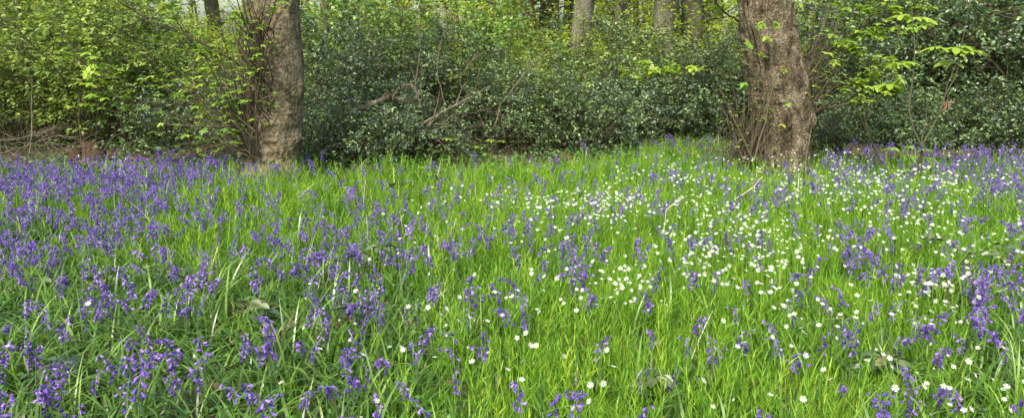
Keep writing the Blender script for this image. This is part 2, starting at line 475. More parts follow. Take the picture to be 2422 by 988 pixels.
HG = 'dark glossy holly bushes at the back of the glade'
GG = 'light green leafy shrubs behind the left part of the glade'
ZG = 'fresh green hazel bushes behind the hollies'
LG = 'low holly bushes along the back edge of the glade'
rows = [
 # px, Y, key, scale, kind, label
 (-60, 10.2, 'green0', 1.0, 'g', 'pale green leafy shrub at the far left edge, cut by the frame'),
 (60, 10.4, 'green1', 1.05, 'g', 'tall light green shrub above the pile of dead twigs at left'),
 (190, 10.5, 'green0', 1.05, 'g', 'light green shrub hanging over the reddish stump at left'),
 (310, 10.8, 'green1', .8, 'g', 'layered light green shrub between the stump and the dark holly at left'),
 (430, 11.4, 'green0', .62, 'g', 'yellowish green shrub behind the low branches of the left sycamore'),
 (10, 12.6, 'green1', 1.2, 'g', 'tall leafy green shrub in the second row at far left'),
 (150, 13.0, 'hazel0', 1.15, 'z', 'green hazel rising behind the red-barked trunk at left'),
 (290, 13.0, 'green0', .8, 'g', 'leafy green shrub in the second row behind the dark holly at left'),
 (560, 13.2, 'green1', .7, 'g', 'light green shrub directly behind the left sycamore trunk'),
 (385, 11.6, 'holly2', .9, 'h', 'dark holly standing among light green shrubs at left'),
 (480, 10.2, 'low0', .78, 'l', 'low dark holly left of the left sycamore trunk'),
 (790, 10.0, 'holly0', .82, 'h', 'dark holly touching the right side of the left sycamore trunk'),
 (920, 10.7, 'holly1', .72, 'h', 'holly behind the broken branch with an orange cut end'),
 (830, 12.4, 'hazel0', 1.05, 'z', 'green hazel right of the left sycamore, behind dark holly'),
 (960, 12.3, 'hazel1', 1.05, 'z', 'bright green hazel at the top centre left of the picture'),
 (1090, 12.5, 'hazel0', 1.0, 'z', 'bright green hazel at the top centre, left of far trunks'),
 (1190, 12.8, 'green2', 1.4, 'g', 'yellow green shrub below the distant brown trunks'),
 (830, 9.6, 'low1', .72, 'l', 'low holly below the broken branch with an orange end'),
 (1075, 10.4, 'holly2', .76, 'h', 'tall holly with a tangle of bare branches, at picture centre'),
 (1000, 9.9, 'low0', .70, 'l', 'low holly behind the yellow seedling leaves, centre'),
 (1225, 10.0, 'holly1', .6, 'h', 'pale shining holly right of the bare branch tangle'),
 (1330, 10.5, 'low1', .85, 'l', 'low shining holly left of the tongue of grass'),
 (1335, 12.2, 'green2', 1.15, 'g', 'yellow green shrub behind the shining holly, centre right'),
 (1385, 13.4, 'holly0', .85, 'h', 'silvery holly bush wrapped round the distant grey trunk'),
 (1450, 11.6, 'low0', .9, 'l', 'dark low holly above the tongue of grass'),
 (1560, 11.9, 'low1', .95, 'l', 'dark low holly below the twin grey trunks'),
 (1660, 11.5, 'low0', 1.0, 'l', 'dark low holly left of the right sycamore trunk'),
 (1510, 13.6, 'holly2', .72, 'h', 'small holly at the gap of bright sky, right of centre'),
 (1680, 13.2, 'holly1', .7, 'h', 'holly beside the stoutest distant trunk at right'),
 (1745, 11.4, 'holly0', .7, 'h', 'holly directly behind the right sycamore trunk'),
 (1975, 10.9, 'holly1', .9, 'h', 'dark holly touching the right side of the right sycamore'),
 (2110, 10.7, 'holly2', 1.05, 'h', 'dark holly behind the forked sapling at right'),
 (2240, 10.6, 'holly0', 1.15, 'h', 'tall dark holly behind the hanging dead leaf cluster'),
 (2370, 10.4, 'holly1', 1.2, 'h', 'tall dark holly near the right edge of the picture'),
 (2500, 10.2, 'holly2', 1.2, 'h', 'dark holly cut off by the right edge of the picture'),
 (1285, 11.2, 'green2', .82, 'g', 'small yellow green shrub between shining hollies, centre right'),
 (1130, 11.2, 'green2', .95, 'g', 'fresh green shrub growing through the centre hollies'),
 (770, 11.3, 'hazel1', .72, 'z', 'fresh green hazel leaning on the dark holly by the left sycamore'),
 (1990, 12.8, 'green0', 1.1, 'g', 'yellow green shrub top right, just right of the right sycamore'),
 (2130, 13.0, 'hazel1', 1.15, 'z', 'green hazel high behind the forked sapling'),
 (2270, 13.0, 'hazel0', 1.2, 'z', 'green hazel above the tall dark hollies at upper right'),
 (2410, 12.6, 'green1', 1.2, 'g', 'green shrub in the top right corner of the picture'),
 (2050, 9.9, 'low1', .66, 'l', 'low holly behind the left end of the fallen log'),
 (2190, 10.0, 'low0', .68, 'l', 'low holly behind the middle of the fallen log'),
 (2340, 9.9, 'low1', .72, 'l', 'low holly behind the right end of the fallen log'),
 (2450, 9.7, 'low0', .75, 'l', 'low holly at the right edge behind massed bluebells'),
]
info = {'g': ('leafy_shrub', 'shrub', GG), 'z': ('hazel_bush', 'hazel', ZG), 'h': ('holly_bush', 'holly', HG), 'l': ('low_holly_bush', 'holly', LG)}
for px, Y, key, sc, k, lab in rows:
    nm, cat, grp = info[k]
    if k == 'l' and Y < 11: Y -= .45
    shrub(px, Y, key, sc, nm, lab, cat, grp, sx=1.08)
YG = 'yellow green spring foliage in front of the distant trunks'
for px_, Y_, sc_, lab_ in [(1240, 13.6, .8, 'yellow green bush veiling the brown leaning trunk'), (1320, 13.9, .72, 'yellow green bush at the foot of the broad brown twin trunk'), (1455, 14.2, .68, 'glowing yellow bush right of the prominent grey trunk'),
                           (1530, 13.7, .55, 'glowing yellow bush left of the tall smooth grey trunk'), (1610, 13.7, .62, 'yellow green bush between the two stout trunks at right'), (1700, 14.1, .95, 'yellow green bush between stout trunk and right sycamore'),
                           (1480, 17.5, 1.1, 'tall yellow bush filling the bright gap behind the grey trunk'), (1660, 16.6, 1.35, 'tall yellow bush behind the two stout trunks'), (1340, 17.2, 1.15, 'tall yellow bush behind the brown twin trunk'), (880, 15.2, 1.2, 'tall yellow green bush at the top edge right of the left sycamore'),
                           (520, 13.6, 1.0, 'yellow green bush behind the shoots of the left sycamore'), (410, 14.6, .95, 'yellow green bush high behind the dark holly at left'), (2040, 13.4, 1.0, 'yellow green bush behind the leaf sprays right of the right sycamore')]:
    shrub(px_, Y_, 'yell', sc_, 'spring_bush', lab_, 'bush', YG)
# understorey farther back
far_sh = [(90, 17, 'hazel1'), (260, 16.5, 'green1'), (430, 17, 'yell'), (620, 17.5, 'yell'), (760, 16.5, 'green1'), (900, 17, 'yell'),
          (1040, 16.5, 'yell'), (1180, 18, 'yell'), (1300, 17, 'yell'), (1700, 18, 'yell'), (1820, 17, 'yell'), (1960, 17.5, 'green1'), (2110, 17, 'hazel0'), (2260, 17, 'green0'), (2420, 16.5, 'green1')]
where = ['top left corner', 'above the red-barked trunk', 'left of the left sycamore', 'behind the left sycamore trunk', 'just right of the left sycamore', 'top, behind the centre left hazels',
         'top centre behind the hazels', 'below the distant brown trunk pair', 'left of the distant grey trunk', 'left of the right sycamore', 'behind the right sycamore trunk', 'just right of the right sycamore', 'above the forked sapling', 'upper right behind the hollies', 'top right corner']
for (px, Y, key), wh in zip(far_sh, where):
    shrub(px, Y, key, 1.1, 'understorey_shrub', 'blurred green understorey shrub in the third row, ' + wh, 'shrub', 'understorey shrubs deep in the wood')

# ------------------------------------------------------------------ trunks
def profile_trunk(prof, Y, seed, top=5.2, nr=150, nz=260, amp=.018, bumps=(), taper=.02, fiss=0.0):
    """prof: (py, xl, xr) silhouettes in the photo -> round sections at distance Y; returns MB in world space + functions"""
    prof = sorted(prof, key=lambda r: -r[0])
    zs, cx, rr = [], [], []
    for py, xl, xr in prof:
        L, Rr = at(xl, py, Y), at(xr, py, Y)
        zs.append(L[2]); cx.append((L[0]+Rr[0])/2); rr.append((Rr[0]-L[0])/2)
    zs, cx, rr = map(np.array, (zs, cx, rr))
    sl_ = (cx[-1]-cx[-2])/(zs[-1]-zs[-2])*.3
    zs = np.append(zs, top); cx = np.append(cx, cx[-1] + sl_*(top-zs[-2])); rr = np.append(rr, rr[-1]*(1-taper*(top-zs[-2])))
    z = np.concatenate([np.linspace(-.15, 2.3, nz), np.linspace(2.35, top, 30)])
    c = np.interp(z, zs, cx); r = np.interp(z, zs, rr)
    k = np.ones(9)/9
    pad = lambda q: np.convolve(np.pad(q, 4, 'edge'), k, 'valid')
    c, r = pad(c), pad(r)
    th = np.arange(nr)/nr*2*PI
    Zc, Th = np.meshgrid(z, th, indexing='ij')
    flare = .16*np.exp(-np.maximum(Zc, 0)/.16)*(.6+.6*np.cos(Th*5+seed))
    Rr = r[:, None]*(1+flare)
    U = np.stack([np.cos(Th), np.sin(Th), Zc*1.0], -1)
    n1 = vnoise(U*np.array([1.2, 1.2, 1.6]), 1.6, seed, 3)-.5
    n2 = vnoise(U*np.array([3, 3, 3.]), 2.5, seed+5, 3)-.5
    wr = vnoise(U*np.array([1.2, 1.2, 16.]), 1.2, seed+9, 2)
    Rr = Rr + n1*amp*2.6 + n2*amp*1.5 + np.maximum(wr-.6, 0)*amp*9*np.clip((n1+.02)*9, 0, 1)
    rd = vnoise(U*np.array([4.5, 4.5, 1.6]), 1.7, seed+40, 3); Rr = Rr - fiss*np.exp(-((rd-.5)/.035)**2) - fiss*.7*np.exp(-((vnoise(U*np.array([3, 3, 4.]), 2.2, seed+60, 3)-.5)/.03)**2)
    for az, zb, wa, wz, h in bumps:
        da = (Th-az+PI) % (2*PI)-PI
        Rr = Rr + h*np.exp(-(da/wa)**2-((Zc-zb)/wz)**2)*(.7+.6*vnoise(U*8, 2, seed+3, 2))
    Pt = np.stack([c[:, None]+Rr*np.cos(Th), Y+Rr*np.sin(Th), Zc], -1)
    n = len(z)
    i = np.arange(n-1)[:, None]; j = np.arange(nr)[None]; j2 = (j+1) % nr
    F = np.stack([i*nr+j, i*nr+j2, (i+1)*nr+j2, (i+1)*nr+j], -1).reshape(-1, 4)
    mb = MB().add(Pt, F)
    cf = lambda zz: np.interp(zz, z, c)
    rf = lambda zz: np.interp(zz, z, r)
    return mb, cf, rf

def shift(mb, o):
    mb.V = [v - np.asarray(o)[None] for v in mb.V]; return mb

def limbs(mb, cx, Y, rg, top, r0, nl=7):
    th = rg.uniform(0, 2*PI, nl)
    p0 = np.stack([np.full(nl, cx), np.full(nl, Y), rg.uniform(top*.62, top*.97, nl)], -1)
    d = np.stack([np.cos(th), np.sin(th), rg.uniform(.5, 1.1, nl)], -1)
    P = walk(p0, d, rg.uniform(1.4, 2.6, nl), 8, .12, .05, rg)
    tubes(mb, P, np.linspace(1, .3, 8)[None]*np.full((nl, 1), r0), 6)
    return P

YL, YR = 7.75, 8.15
def shoots(root, origin, P, r, k, name, mat, leaf_per=0, lsize=.09, rg=None, tint=(.2, .9), tmin=.5, frac=1.0, flat=.85):
    """thin shoots as one part with a foliage sub-part"""
    s = MB(); n = P.shape[1]
    tubes(s, P - origin, np.linspace(1, .35, n)[None]*np.asarray(r)[:, None], k, rg.uniform(.1, .9, len(P)))
    o = s.build(name, mat, root)
    if leaf_per:
        f = MB(); sel = P[rg.random(len(P)) < frac] - origin
        put_leaves(f, sel, leaf_per, PALM, lsize, rg, flat, tmin, tint, 1.0, .01)
        f.build('foliage', M['syc'], o)
    return o

# left sycamore
rg = np.random.default_rng(101)
profL = [(455, 566, 720), (425, 572, 712), (405, 577, 706), (385, 584, 703), (350, 592, 708), (300, 596, 714), (250, 597, 716), (200, 597, 718), (150, 595, 719), (100, 591, 712), (50, 588, 708), (0, 586, 705)]
tb, cL, rL = profile_trunk(profL, YL, 21, amp=.014, fiss=.005, bumps=[(-.35, .47, .3, .07, .05), (-.25, 1.0, .25, .12, .03), (-1.0, .62, .5, .04, .02), (-1.6, .35, .8, .03, .012), (-2.4, .9, .5, .2, .03), (-1.2, 1.1, .2, .05, .02)])
base = np.array([cL(0), YL, 0.0])
tl = empty('sycamore_tree', base)
tag(tl, 'thick smooth-barked sycamore trunk at left with a fan of twiggy shoots', 'tree')
limbs(tb, cL(5.1), YL, rg, 5.2, .11)
shift(tb, base).build('trunk', M['bark_l'], tl, True)
def fan(N, px0, py0, spread0, targets, Y, rg, n=9, ydev=.5, bow=.25):
    """curved shoots from near one photo point to target points"""
    st = at(px0 + rg.normal(0, spread0[0], N), py0 + rg.normal(0, spread0[1], N), Y + rg.uniform(-.3, .15, N))
    tg = at(targets[:, 0], targets[:, 1], Y + rg.uniform(-ydev, ydev, N))
    t = np.linspace(0, 1, n)[None, :, None]
    mid = (st+tg)/2; mid[:, 2] -= bow*np.abs(tg[:, 0]-st[:, 0])*rg.uniform(.3, 1, N); mid += rg.normal(0, .03, (N, 3))
    P = (1-t)**2*st[:, None] + 2*t*(1-t)*mid[:, None] + t*t*tg[:, None]
    P += np.cumsum(rg.normal(0, .008, P.shape), 1)*np.minimum(t*3, 1)
    return P
N = 100
tgt = np.stack([rg.uniform(430, 640, N), rg.uniform(20, 330, N)], -1)
tgt[:, 0] = 605 - (605-tgt[:, 0])*np.clip((tgt[:, 1])/200+.25, .35, 1)
P = fan(N, 600, 365, (10, 14), tgt, YL-.12, rg)
shoots(tl, base, P, rg.uniform(.004, .010, N), 4, 'basal_shoots', M['twig'], 3, .08, rg, frac=.8, tmin=.55)
N = 46
tgt = np.stack([rg.uniform(330, 600, N), rg.uniform(120, 380, N)], -1)
P = fan(N, 598, 330, (8, 30), tgt, YL-.1, rg, bow=.1)
shoots(tl, base, P, rg.uniform(.004, .009, N), 4, 'side_shoots', M['twig'], 3, .08, rg, frac=.8, tmin=.6)
N = 80
tgt = np.stack([rg.uniform(520, 680, N), rg.uniform(-60, 150, N)], -1)
st_x, st_y = rg.uniform(588, 650, N), rg.uniform(60, 300, N)
st = at(st_x, st_y, YL-.24); tg = at(tgt[:, 0], st_y - rg.uniform(40, 190, N), YL-.35 + rg.uniform(-.3, .2, N))
t = np.linspace(0, 1, 8)[None, :, None]
mid = (st+tg)/2 + np.stack([rg.normal(0, .08, N), np.full(N, -.12), rg.normal(0, .03, N)], -1)
P = (1-t)**2*st[:, None]+2*t*(1-t)*mid[:, None]+t*t*tg[:, None]
shoots(tl, base, P, rg.uniform(.004, .010, N), 4, 'trunk_shoots', M['twig'], 2, .085, rg, frac=.5, tmin=.5)
# long low branches reaching left
for k, pts in enumerate([[(602, 262, 8.0), (520, 250, 7.9), (400, 246, 7.9), (290, 240, 7.8), (240, 205, 7.7), (205, 150, 7.7)],
                         [(600, 290, 8.1), (500, 300, 8.1), (380, 290, 8.0), (300, 275, 8.0), (262, 262, 7.9), (230, 200, 7.9)],
                         [(600, 180, 8.0), (540, 140, 7.8), (440, 90, 7.7), (360, 62, 7.6), (270, 5, 7.6), (230, -40, 7.6)],
                         [(600, 225, 8.0), (540, 185, 7.9), (470, 130, 7.9), (410, 50, 7.9), (380, 0, 7.9), (365, -40, 7.9)]]):
    C_ = np.array([at(a, b, c) for a, b, c in pts])
    u = np.linspace(0, len(pts)-1, 26)
    Q = np.stack([np.interp(u, np.arange(len(pts)), C_[:, q]) for q in range(3)], -1) + np.cumsum(rg.normal(0, .005, (26, 3)), 0)
    s = MB(); Pm = Q[None]
    tubes(s, Pm - base, np.linspace(.011, .004, 26)[None], 5, .2)
    p, d, b_, t_ = branch(Pm, 26, .15, 1, .8, rg); d[:, 2] = np.abs(d[:, 2])+.25
    P1 = walk(p, d, rg.uniform(.15, .5, 26), 6, .12, .08, rg)
    tubes(s, P1 - base, np.linspace(.0035, .002, 6)[None]*np.ones((26, 1)), 3, .3)
    o = s.build('low_branch', M['twig'], tl)
    f = MB(); put_leaves(f, P1 - base, 3, PALM, .095, rg, .9, .4, (.3, 1), 1, .01)
    f.build('foliage', M['syc'], o)

# right sycamore
rg = np.random.default_rng(202)
profR = [(440, 1755, 1924), (415, 1762, 1918), (390, 1776, 1912), (360, 1784, 1913), (320, 1786, 1915), (285, 1784, 1924), (262, 1780, 1920), (230, 1773, 1912), (200, 1768, 1908), (150, 1763, 1899), (100, 1758, 1886), (50, 1752, 1878), (0, 1748, 1873)]
tb, cR, rR = profile_trunk(profR, YR, 31, amp=.022, fiss=.016, bumps=[(-.3, .6, .35, .10, .03), (-.3, .95, .4, .14, .02), (-2.0, .55, .25, .5, .035), (-2.6, 1.0, .3, .6, .03), (-1.3, .3, .3, .15, .02), (-1.5, 1.2, .15, .25, .03), (-1.0, 1.5, .2, .06, .03), (-1.9, 1.35, .12, .1, .03)])
baseR = np.array([cR(0), YR, 0.0])
tr_ = empty('sycamore_tree', baseR)
tag(tr_, 'rugged flaky-barked sycamore trunk at right, wrapped in woody vine stems', 'tree')
limbs(tb, cR(5.1), YR, rg, 5.2, .11)
shift(tb, baseR).build('trunk', M['bark_r'], tr_, True)
# woody vine stems climbing the trunk
for az0, az1, r_, z0, z1 in [(-2.35, -2.55, .022, -.05, 2.6), (-2.1, -2.75, .016, 0, 2.6), (-1.85, -2.2, .02, 0, 1.25), (-2.6, -2.3, .013, .2, 2.6), (-1.55, -1.75, .009, .25, 1.1), (-2.2, -1.5, .008, .9, 2.6), (-1.2, -.9, .007, .1, .7)]:
    z = np.linspace(z0, z1, 46)
    az = np.interp(z, [z0, z1], [az0, az1]) + (vnoise(np.stack([z, 0*z+az0*7], -1), 2.2, 4, 3)-.5)*.7
    rr = rR(z)*1.02 + .008 + r_*.55
    Q = np.stack([cR(z)+rr*np.cos(az), YR+rr*np.sin(az), z], -1)
    s = MB(); tubes(s, (Q-baseR)[None], (r_*(1+.35*(vnoise(Q, 9, 2, 2)-.5)))[None], 7, .5)
    s.build('vine_stem', M['bark_r'], tr_, True)
N = 110
tgt = np.stack([rg.uniform(1690, 1850, N), rg.uniform(180, 350, N)], -1)
P = fan(N, 1780, 385, (26, 6), tgt, YR-.32, rg, bow=.15, ydev=.25)
shoots(tr_, baseR, P, rg.uniform(.003, .009, N), 4, 'basal_shoots', M['twig'], 2, .045, rg, frac=.5, tmin=.6)
N = 75
sx, sy = rg.uniform(1890, 1918, N), rg.uniform(130, 275, N)
st = at(sx, sy, YR-.05); tg = at(sx+rg.uniform(0, 90, N), sy-rg.uniform(20, 190, N), YR+rg.uniform(-.3, .3, N))
mid = (st+tg)/2 + np.stack([rg.uniform(.03, .12, N), rg.normal(0, .05, N), -rg.uniform(0, .1, N)], -1)
P = (1-t)**2*st[:, None]+2*t*(1-t)*mid[:, None]+t*t*tg[:, None]
shoots(tr_, baseR, P, rg.uniform(.003, .008, N), 4, 'side_shoots', M['twig'], 2, .09, rg, frac=.5, tint=(.5, 1))
N = 9
sx, sy = np.array([1822, 1835, 1850, 1792, 1880, 1862, 1800, 1770, 1790]), np.array([60, 90, 165, 130, 240, 300, 60, 200, 110])
st = at(sx, sy+18, YR-.38); tg = at(sx+rg.uniform(-25, 25, N), sy-5., YR-.52)
mid = (st+tg)/2; P = (1-t)**2*st[:, None]+2*t*(1-t)*mid[:, None]+t*t*tg[:, None]
for q in range(N): shoots(tr_, baseR, P[q:q+1], np.full(1, .003), 4, 'trunk_shoot', M['twig'], 4, .08, rg, tint=(.5, 1))
def poly(pts, n, rg, j=.004):
    C_ = np.array([at(a, b, c) for a, b, c in pts]); m = len(pts)
    u = np.linspace(0, m-1, n)
    Q = np.stack([np.interp(u, np.arange(m), C_[:, q]) for q in range(3)], -1)
    k = np.ones(3)/3
    for q in range(3): Q[1:-1, q] = np.convolve(Q[:, q], k, 'valid')
    return Q + np.cumsum(rg.normal(0, j, (n, 3)), 0)
for pts, r0 in [([(1916, 282, 8.5), (1945, 262, 8.3), (1975, 248, 8.2), (2030, 238, 8.1), (2090, 230, 8.0), (2110, 218, 8.0), (2118, 180, 8.0)], .018),
                ([(1905, 200, 8.5), (1960, 206, 8.4), (2010, 208, 8.3), (2035, 195, 8.3), (2045, 160, 8.3)], .010),
                ([(1895, 80, 8.5), (1960, 85, 8.3), (2010, 92, 8.2), (2060, 88, 8.1), (2130, 80, 8.0)], .007),
                ([(1755, 55, 8.4), (1720, 40, 8.1), (1690, 10, 7.9), (1670, -30, 7.8)], .010),
                ([(1885, 30, 8.5), (1950, 20, 8.2), (2030, 30, 8.1), (2100, 40, 8.0), (2200, 30, 7.9)], .007),
                ([(1890, 140, 8.5), (1950, 120, 8.2), (2010, 130, 8.1), (2070, 150, 8.0)], .006),
                ([(1765, 170, 8.4), (1700, 172, 8.1), (1630, 170, 7.9), (1560, 172, 7.8), (1540, 175, 7.8)], .007)]:
    Pm = poly(pts, 24, rg)[None]
    s = MB(); tubes(s, Pm-baseR, np.linspace(r0, r0*.35, 24)[None], 6, .5)
    nb = 26
    p, d, b_, t_ = branch(Pm, nb, .3, 1, .7, rg); d[:, 2] = np.abs(d[:, 2])*.6+.1
    P1 = walk(p, d, rg.uniform(.08, .28, nb), 5, .1, .05, rg)
    tubes(s, P1-baseR, np.linspace(.003, .0018, 5)[None]*np.ones((nb, 1)), 3, .3)
    o = s.build('low_branch', M['twig'], tr_)
    f = MB(); put_leaves(f, P1-baseR, 3, PALM, .095, rg, .95, .5, (.6, 1), 1, .01)
    f.build('foliage', M['syc'], o)

# ------------------------------------------------------------------ distant trees
def crown_mesh(seed, H=8.0, z0=1.55, Rc=2.6, n1=60, n2=520, per=9, size=.105, tpl=OVAL, mat=None):
    rg = np.random.default_rng(seed)
    s, f = MB(), MB()
    th = rg.uniform(0, 2*PI, n1); z = rg.uniform(z0, H*.9, n1)
    p0 = np.stack([0*th, 0*th, z], -1); d = np.stack([np.cos(th), np.sin(th), rg.uniform(-.1, .7, n1)], -1)
    P1 = walk(p0, d, rg.uniform(.5, 1, n1)*Rc, 8, .14, .01, rg)
    tubes(s, P1, np.linspace(.022, .007, 8)[None]*np.ones((n1, 1)), 4, .3)
    p, d, b, t = branch(P1, n2, .25, 1, .9, rg)
    P2 = walk(p, d, rg.uniform(.3, .8, n2), 5, .15, -.02, rg)
    tubes(s, P2, np.linspace(.006, .003, 5)[None]*np.ones((n2, 1)), 3, .3)
    put_leaves(f, P2, per, tpl, size, rg, .7, .1, (.1, 1), 1, .03)
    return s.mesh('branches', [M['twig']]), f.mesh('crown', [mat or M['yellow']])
CR = [crown_mesh(41, n2=480), crown_mesh(42, n2=420), crown_mesh(43, z0=1.7, n2=420, size=.12, tpl=ROUND)]
far = [ # px at y~60, Y, width px, lean px over 100px, mat, crown, label
 (215, 13.4, 34, 0, 'bark_red', 0, 'red-barked trunk hidden among light green shrubs at left'),
 (345, 15.5, 22, -4, 'bark_far', 1, 'dim thin trunk behind the dark holly at left'),
 (505, 17.0, 30, 3, 'bark_far', 2, 'pale yellowish trunk left of the left sycamore'),
 (800, 16.5, 42, 0, 'bark_far', 1, 'grey trunk just right of the left sycamore, at the top edge'),
 (1155, 19.5, 20, 0, 'bark_far', 0, 'slim pale trunk at the top centre above the hazels'),
 (1252, 16.0, 30, 14, 'bark_red', 1, 'brown leaning trunk, leftmost of the distant group right of centre'),
 (1300, 17.5, 42, -3, 'bark_red', 2, 'broad dark brown twin trunk between the leaning and the grey trunk'),
 (1340, 18.5, 22, -6, 'bark_far', None, 'narrow brown trunk squeezed left of the prominent grey trunk'),
 (1378, 14.6, 44, -10, 'bark_far', None, 'prominent pale grey trunk rising from silvery holly'),
 (1462, 24, 16, -8, 'bark_far', 0, 'thin bending trunk just right of the prominent grey trunk'),
 (1503, 26, 14, 6, 'bark_far', 1, 'thin trunk in the bright yellow gap'),
 (1566, 14.8, 48, 0, 'bark_far', None, 'tall smooth grey trunk, left of the two stout ones at right'),
 (1632, 15.6, 46, 3, 'bark_far', 2, 'stout greyish pink trunk nearest the right sycamore'),
 (1692, 21, 20, -2, 'bark_far', 0, 'faint far trunk between the stout trunks and the right sycamore'),
 (1482, 20, 14, 4, 'bark_far', None, 'slender dark stem in the bright gap, nearest the thin bending trunk'),
 (1596, 19, 22, 5, 'bark_far', None, 'narrow leaning trunk seen between the tall smooth and the stout grey trunks'),
 (1672, 17.5, 20, -5, 'bark_far', None, 'narrow trunk leaning left just right of the stout greyish pink trunk'),
 (2010, 16.5, 26, 2, 'bark_far', 1, 'hidden trunk behind yellow leaves right of the right sycamore'),
 (60, 19.0, 20, 2, 'bark_far', 2, 'faint far trunk in the upper left corner'),
 (1010, 24, 22, 3, 'bark_far', 1, 'far trunk glimpsed above the bright hazel at centre left'),
 (1213, 23, 16, -3, 'bark_far', 2, 'thin far trunk just left of the brown leaning trunk'),
 (1420, 28, 20, 2, 'bark_far', 2, 'hazy far trunk behind the bright gap right of centre'),
 (1530, 30, 18, -2, 'bark_far', 0, 'hazy far trunk left of the tall smooth grey trunk'),
]
for q, (px, Y, wpx, lean, mt, cr, lab) in enumerate(far):
    rg = np.random.default_rng(500+q)
    b0 = at(px, 60, Y); x0 = float(b0[0]); hh = 8.0
    r = wpx/2/FPX*Y*1.02
    z = np.concatenate([np.linspace(-.1, 3.6, 60), np.linspace(3.8, hh, 20)])
    lx = -lean/100.0
    c = (z-b0[2])*(-lx)*-1
    c = c + (vnoise(np.stack([z*.6, 0*z+q*3.1], -1), 1, 9, 2)-.5)*.16
    th = np.arange(28)/28*2*PI
    Zc, Th = np.meshgrid(z, th, indexing='ij')
    Rr = r*(1.06-.04*Zc)*(1+.5*np.exp(-np.maximum(Zc, 0)/.25)*.4) + (vnoise(np.stack([np.cos(Th), np.sin(Th), Zc*.6], -1), 2.2, 50+q, 3)-.5)*r*.35
    Pt = np.stack([c[:, None]+Rr*np.cos(Th), Rr*np.sin(Th), Zc], -1)
    i = np.arange(len(z)-1)[:, None]; j = np.arange(28)[None]; j2 = (j+1) % 28
    s = MB().add(Pt, np.stack([i*28+j, i*28+j2, (i+1)*28+j2, (i+1)*28+j], -1).reshape(-1, 4))
    e = empty('woodland_tree', gp(x0, Y)); tag(e, lab, 'tree', 'distant trunks standing in the wood')
    s.build('trunk', M[mt], e, True)
    if cr is not None:
        bo = link('branches', CR[cr][0], e); co = link('crown', CR[cr][1], e)
        a_ = rg.uniform(0, 6.28); bo.rotation_euler = co.rotation_euler = (0, 0, a_)
    if q in (3, 5, 6, 8, 12, 14):                               # ivy on some trunks
        n = 900 if q != 8 else 500
        az = rg.uniform(0, 2*PI, n); zz = rg.uniform(0, 3.4 if q != 8 else 1.4, n)
        keep = vnoise(np.stack([np.cos(az), np.sin(az), zz], -1), 1.6, q, 2) > .45
        az, zz = az[keep], zz[keep]; cc = np.interp(zz, z, c)
        nn = np.stack([np.cos(az), np.sin(az), 0*az], -1)
        p = nn*(r*1.1+rg.uniform(0, .06, len(az)))[:, None]; p[:, 0] += cc; p[:, 2] = zz
        f = MB(); f.inst(ROUND, p, frames(nrm(np.cross(nn, rg.normal(0, 1, nn.shape)))+[0, 0, -.4], nn+rg.normal(0, .3, nn.shape)), rg.uniform(.05, .08, len(az)), rg.uniform(0, 1, len(az)))
        f.build('ivy', M['ivy'], e)

# far-off wood reading as one mass
rg = np.random.default_rng(77)
s = MB()
nt_ = 110
xx = rg.uniform(-34, 34, nt_); yy = rg.uniform(32, 62, nt_)
P = walk(np.stack([xx, yy, 0*xx-.1], -1), np.stack([rg.normal(0, .07, nt_), 0*xx, 1+0*xx], -1), np.full(nt_, 9.), 9, .04, 0, rg)
tubes(s, P, np.linspace(1, .6, 9)[None]*rg.uniform(.09, .28, nt_)[:, None], 8, .6, 1)
ncl = 720
cx = np.stack([rg.uniform(-36, 36, ncl), rg.uniform(31, 64, ncl), rg.uniform(0, 8.5, ncl)**1.0], -1)
pp = (cx[:, None] + rg.normal(0, 1, (ncl, 42, 3))*np.array([.75, .6, .35])).reshape(-1, 3); pp = pp[pp[:, 2] > 0]
d = rg.normal(0, 1, pp.shape); d[:, 2] *= .4
s.inst(OVAL, pp, frames(d, nrm(np.array([0, 0, 1.])+rg.normal(0, .5, pp.shape))), rg.uniform(.16, .3, len(pp)), rg.uniform(.1, 1, len(pp)))
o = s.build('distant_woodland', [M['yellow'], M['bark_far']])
tag(o, 'sunlit yellow green mass of far-off woodland glimpsed between trunks', 'woodland', kind='stuff')

# ------------------------------------------------------------------ density maps over the glade (by where things stand in the photo)
GX = np.array([0, 220, 440, 660, 880, 1100, 1320, 1540, 1760, 1980, 2200, 2422.])
GY = np.array([340, 370, 420, 480, 560, 660, 780, 900, 1000.])
BB = 1.0*np.array([
 [.1, .1, .2, .05, .03, .05, .12, .3, .3, .5, .9, .9],
 [.8, .8, .9, .2, .06, .06, .10, .12, .4, .9, 1., 1.],
 [1, 1, .9, .30, .22, .22, .28, .25, .6, .65, .5, .9],
 [1, .9, .5, .40, .45, .35, .50, .35, .55, .45, .3, .5],
 [.8, .6, .35, .5, .6, .5, .5, .3, .35, .35, .3, .4],
 [.4, .45, .4, .55, .5, .42, .4, .25, .22, .28, .45, .5],
 [.42, .36, .42, .6, .42, .32, .22, .2, .16, .28, .38, .4],
 [.55, .5, .5, .45, .42, .22, .15, .17, .22, .24, .26, .26],
 [.42, .42, .42, .42, .4, .12, .2, .13, .28, .18, .28, .38]])
BB[:4, 3:9] *= .62
BB[:4, 9:] *= .72
BB[4:6, 3:] *= .78
BB[6:, 4:] *= .85
BB[4:, :4] *= .95
BB[5:, :5] *= .85
BB[1:4, :3] *= .8
BB[0:2, 6:9] *= .6
BB[0:2, 9:11] *= .55
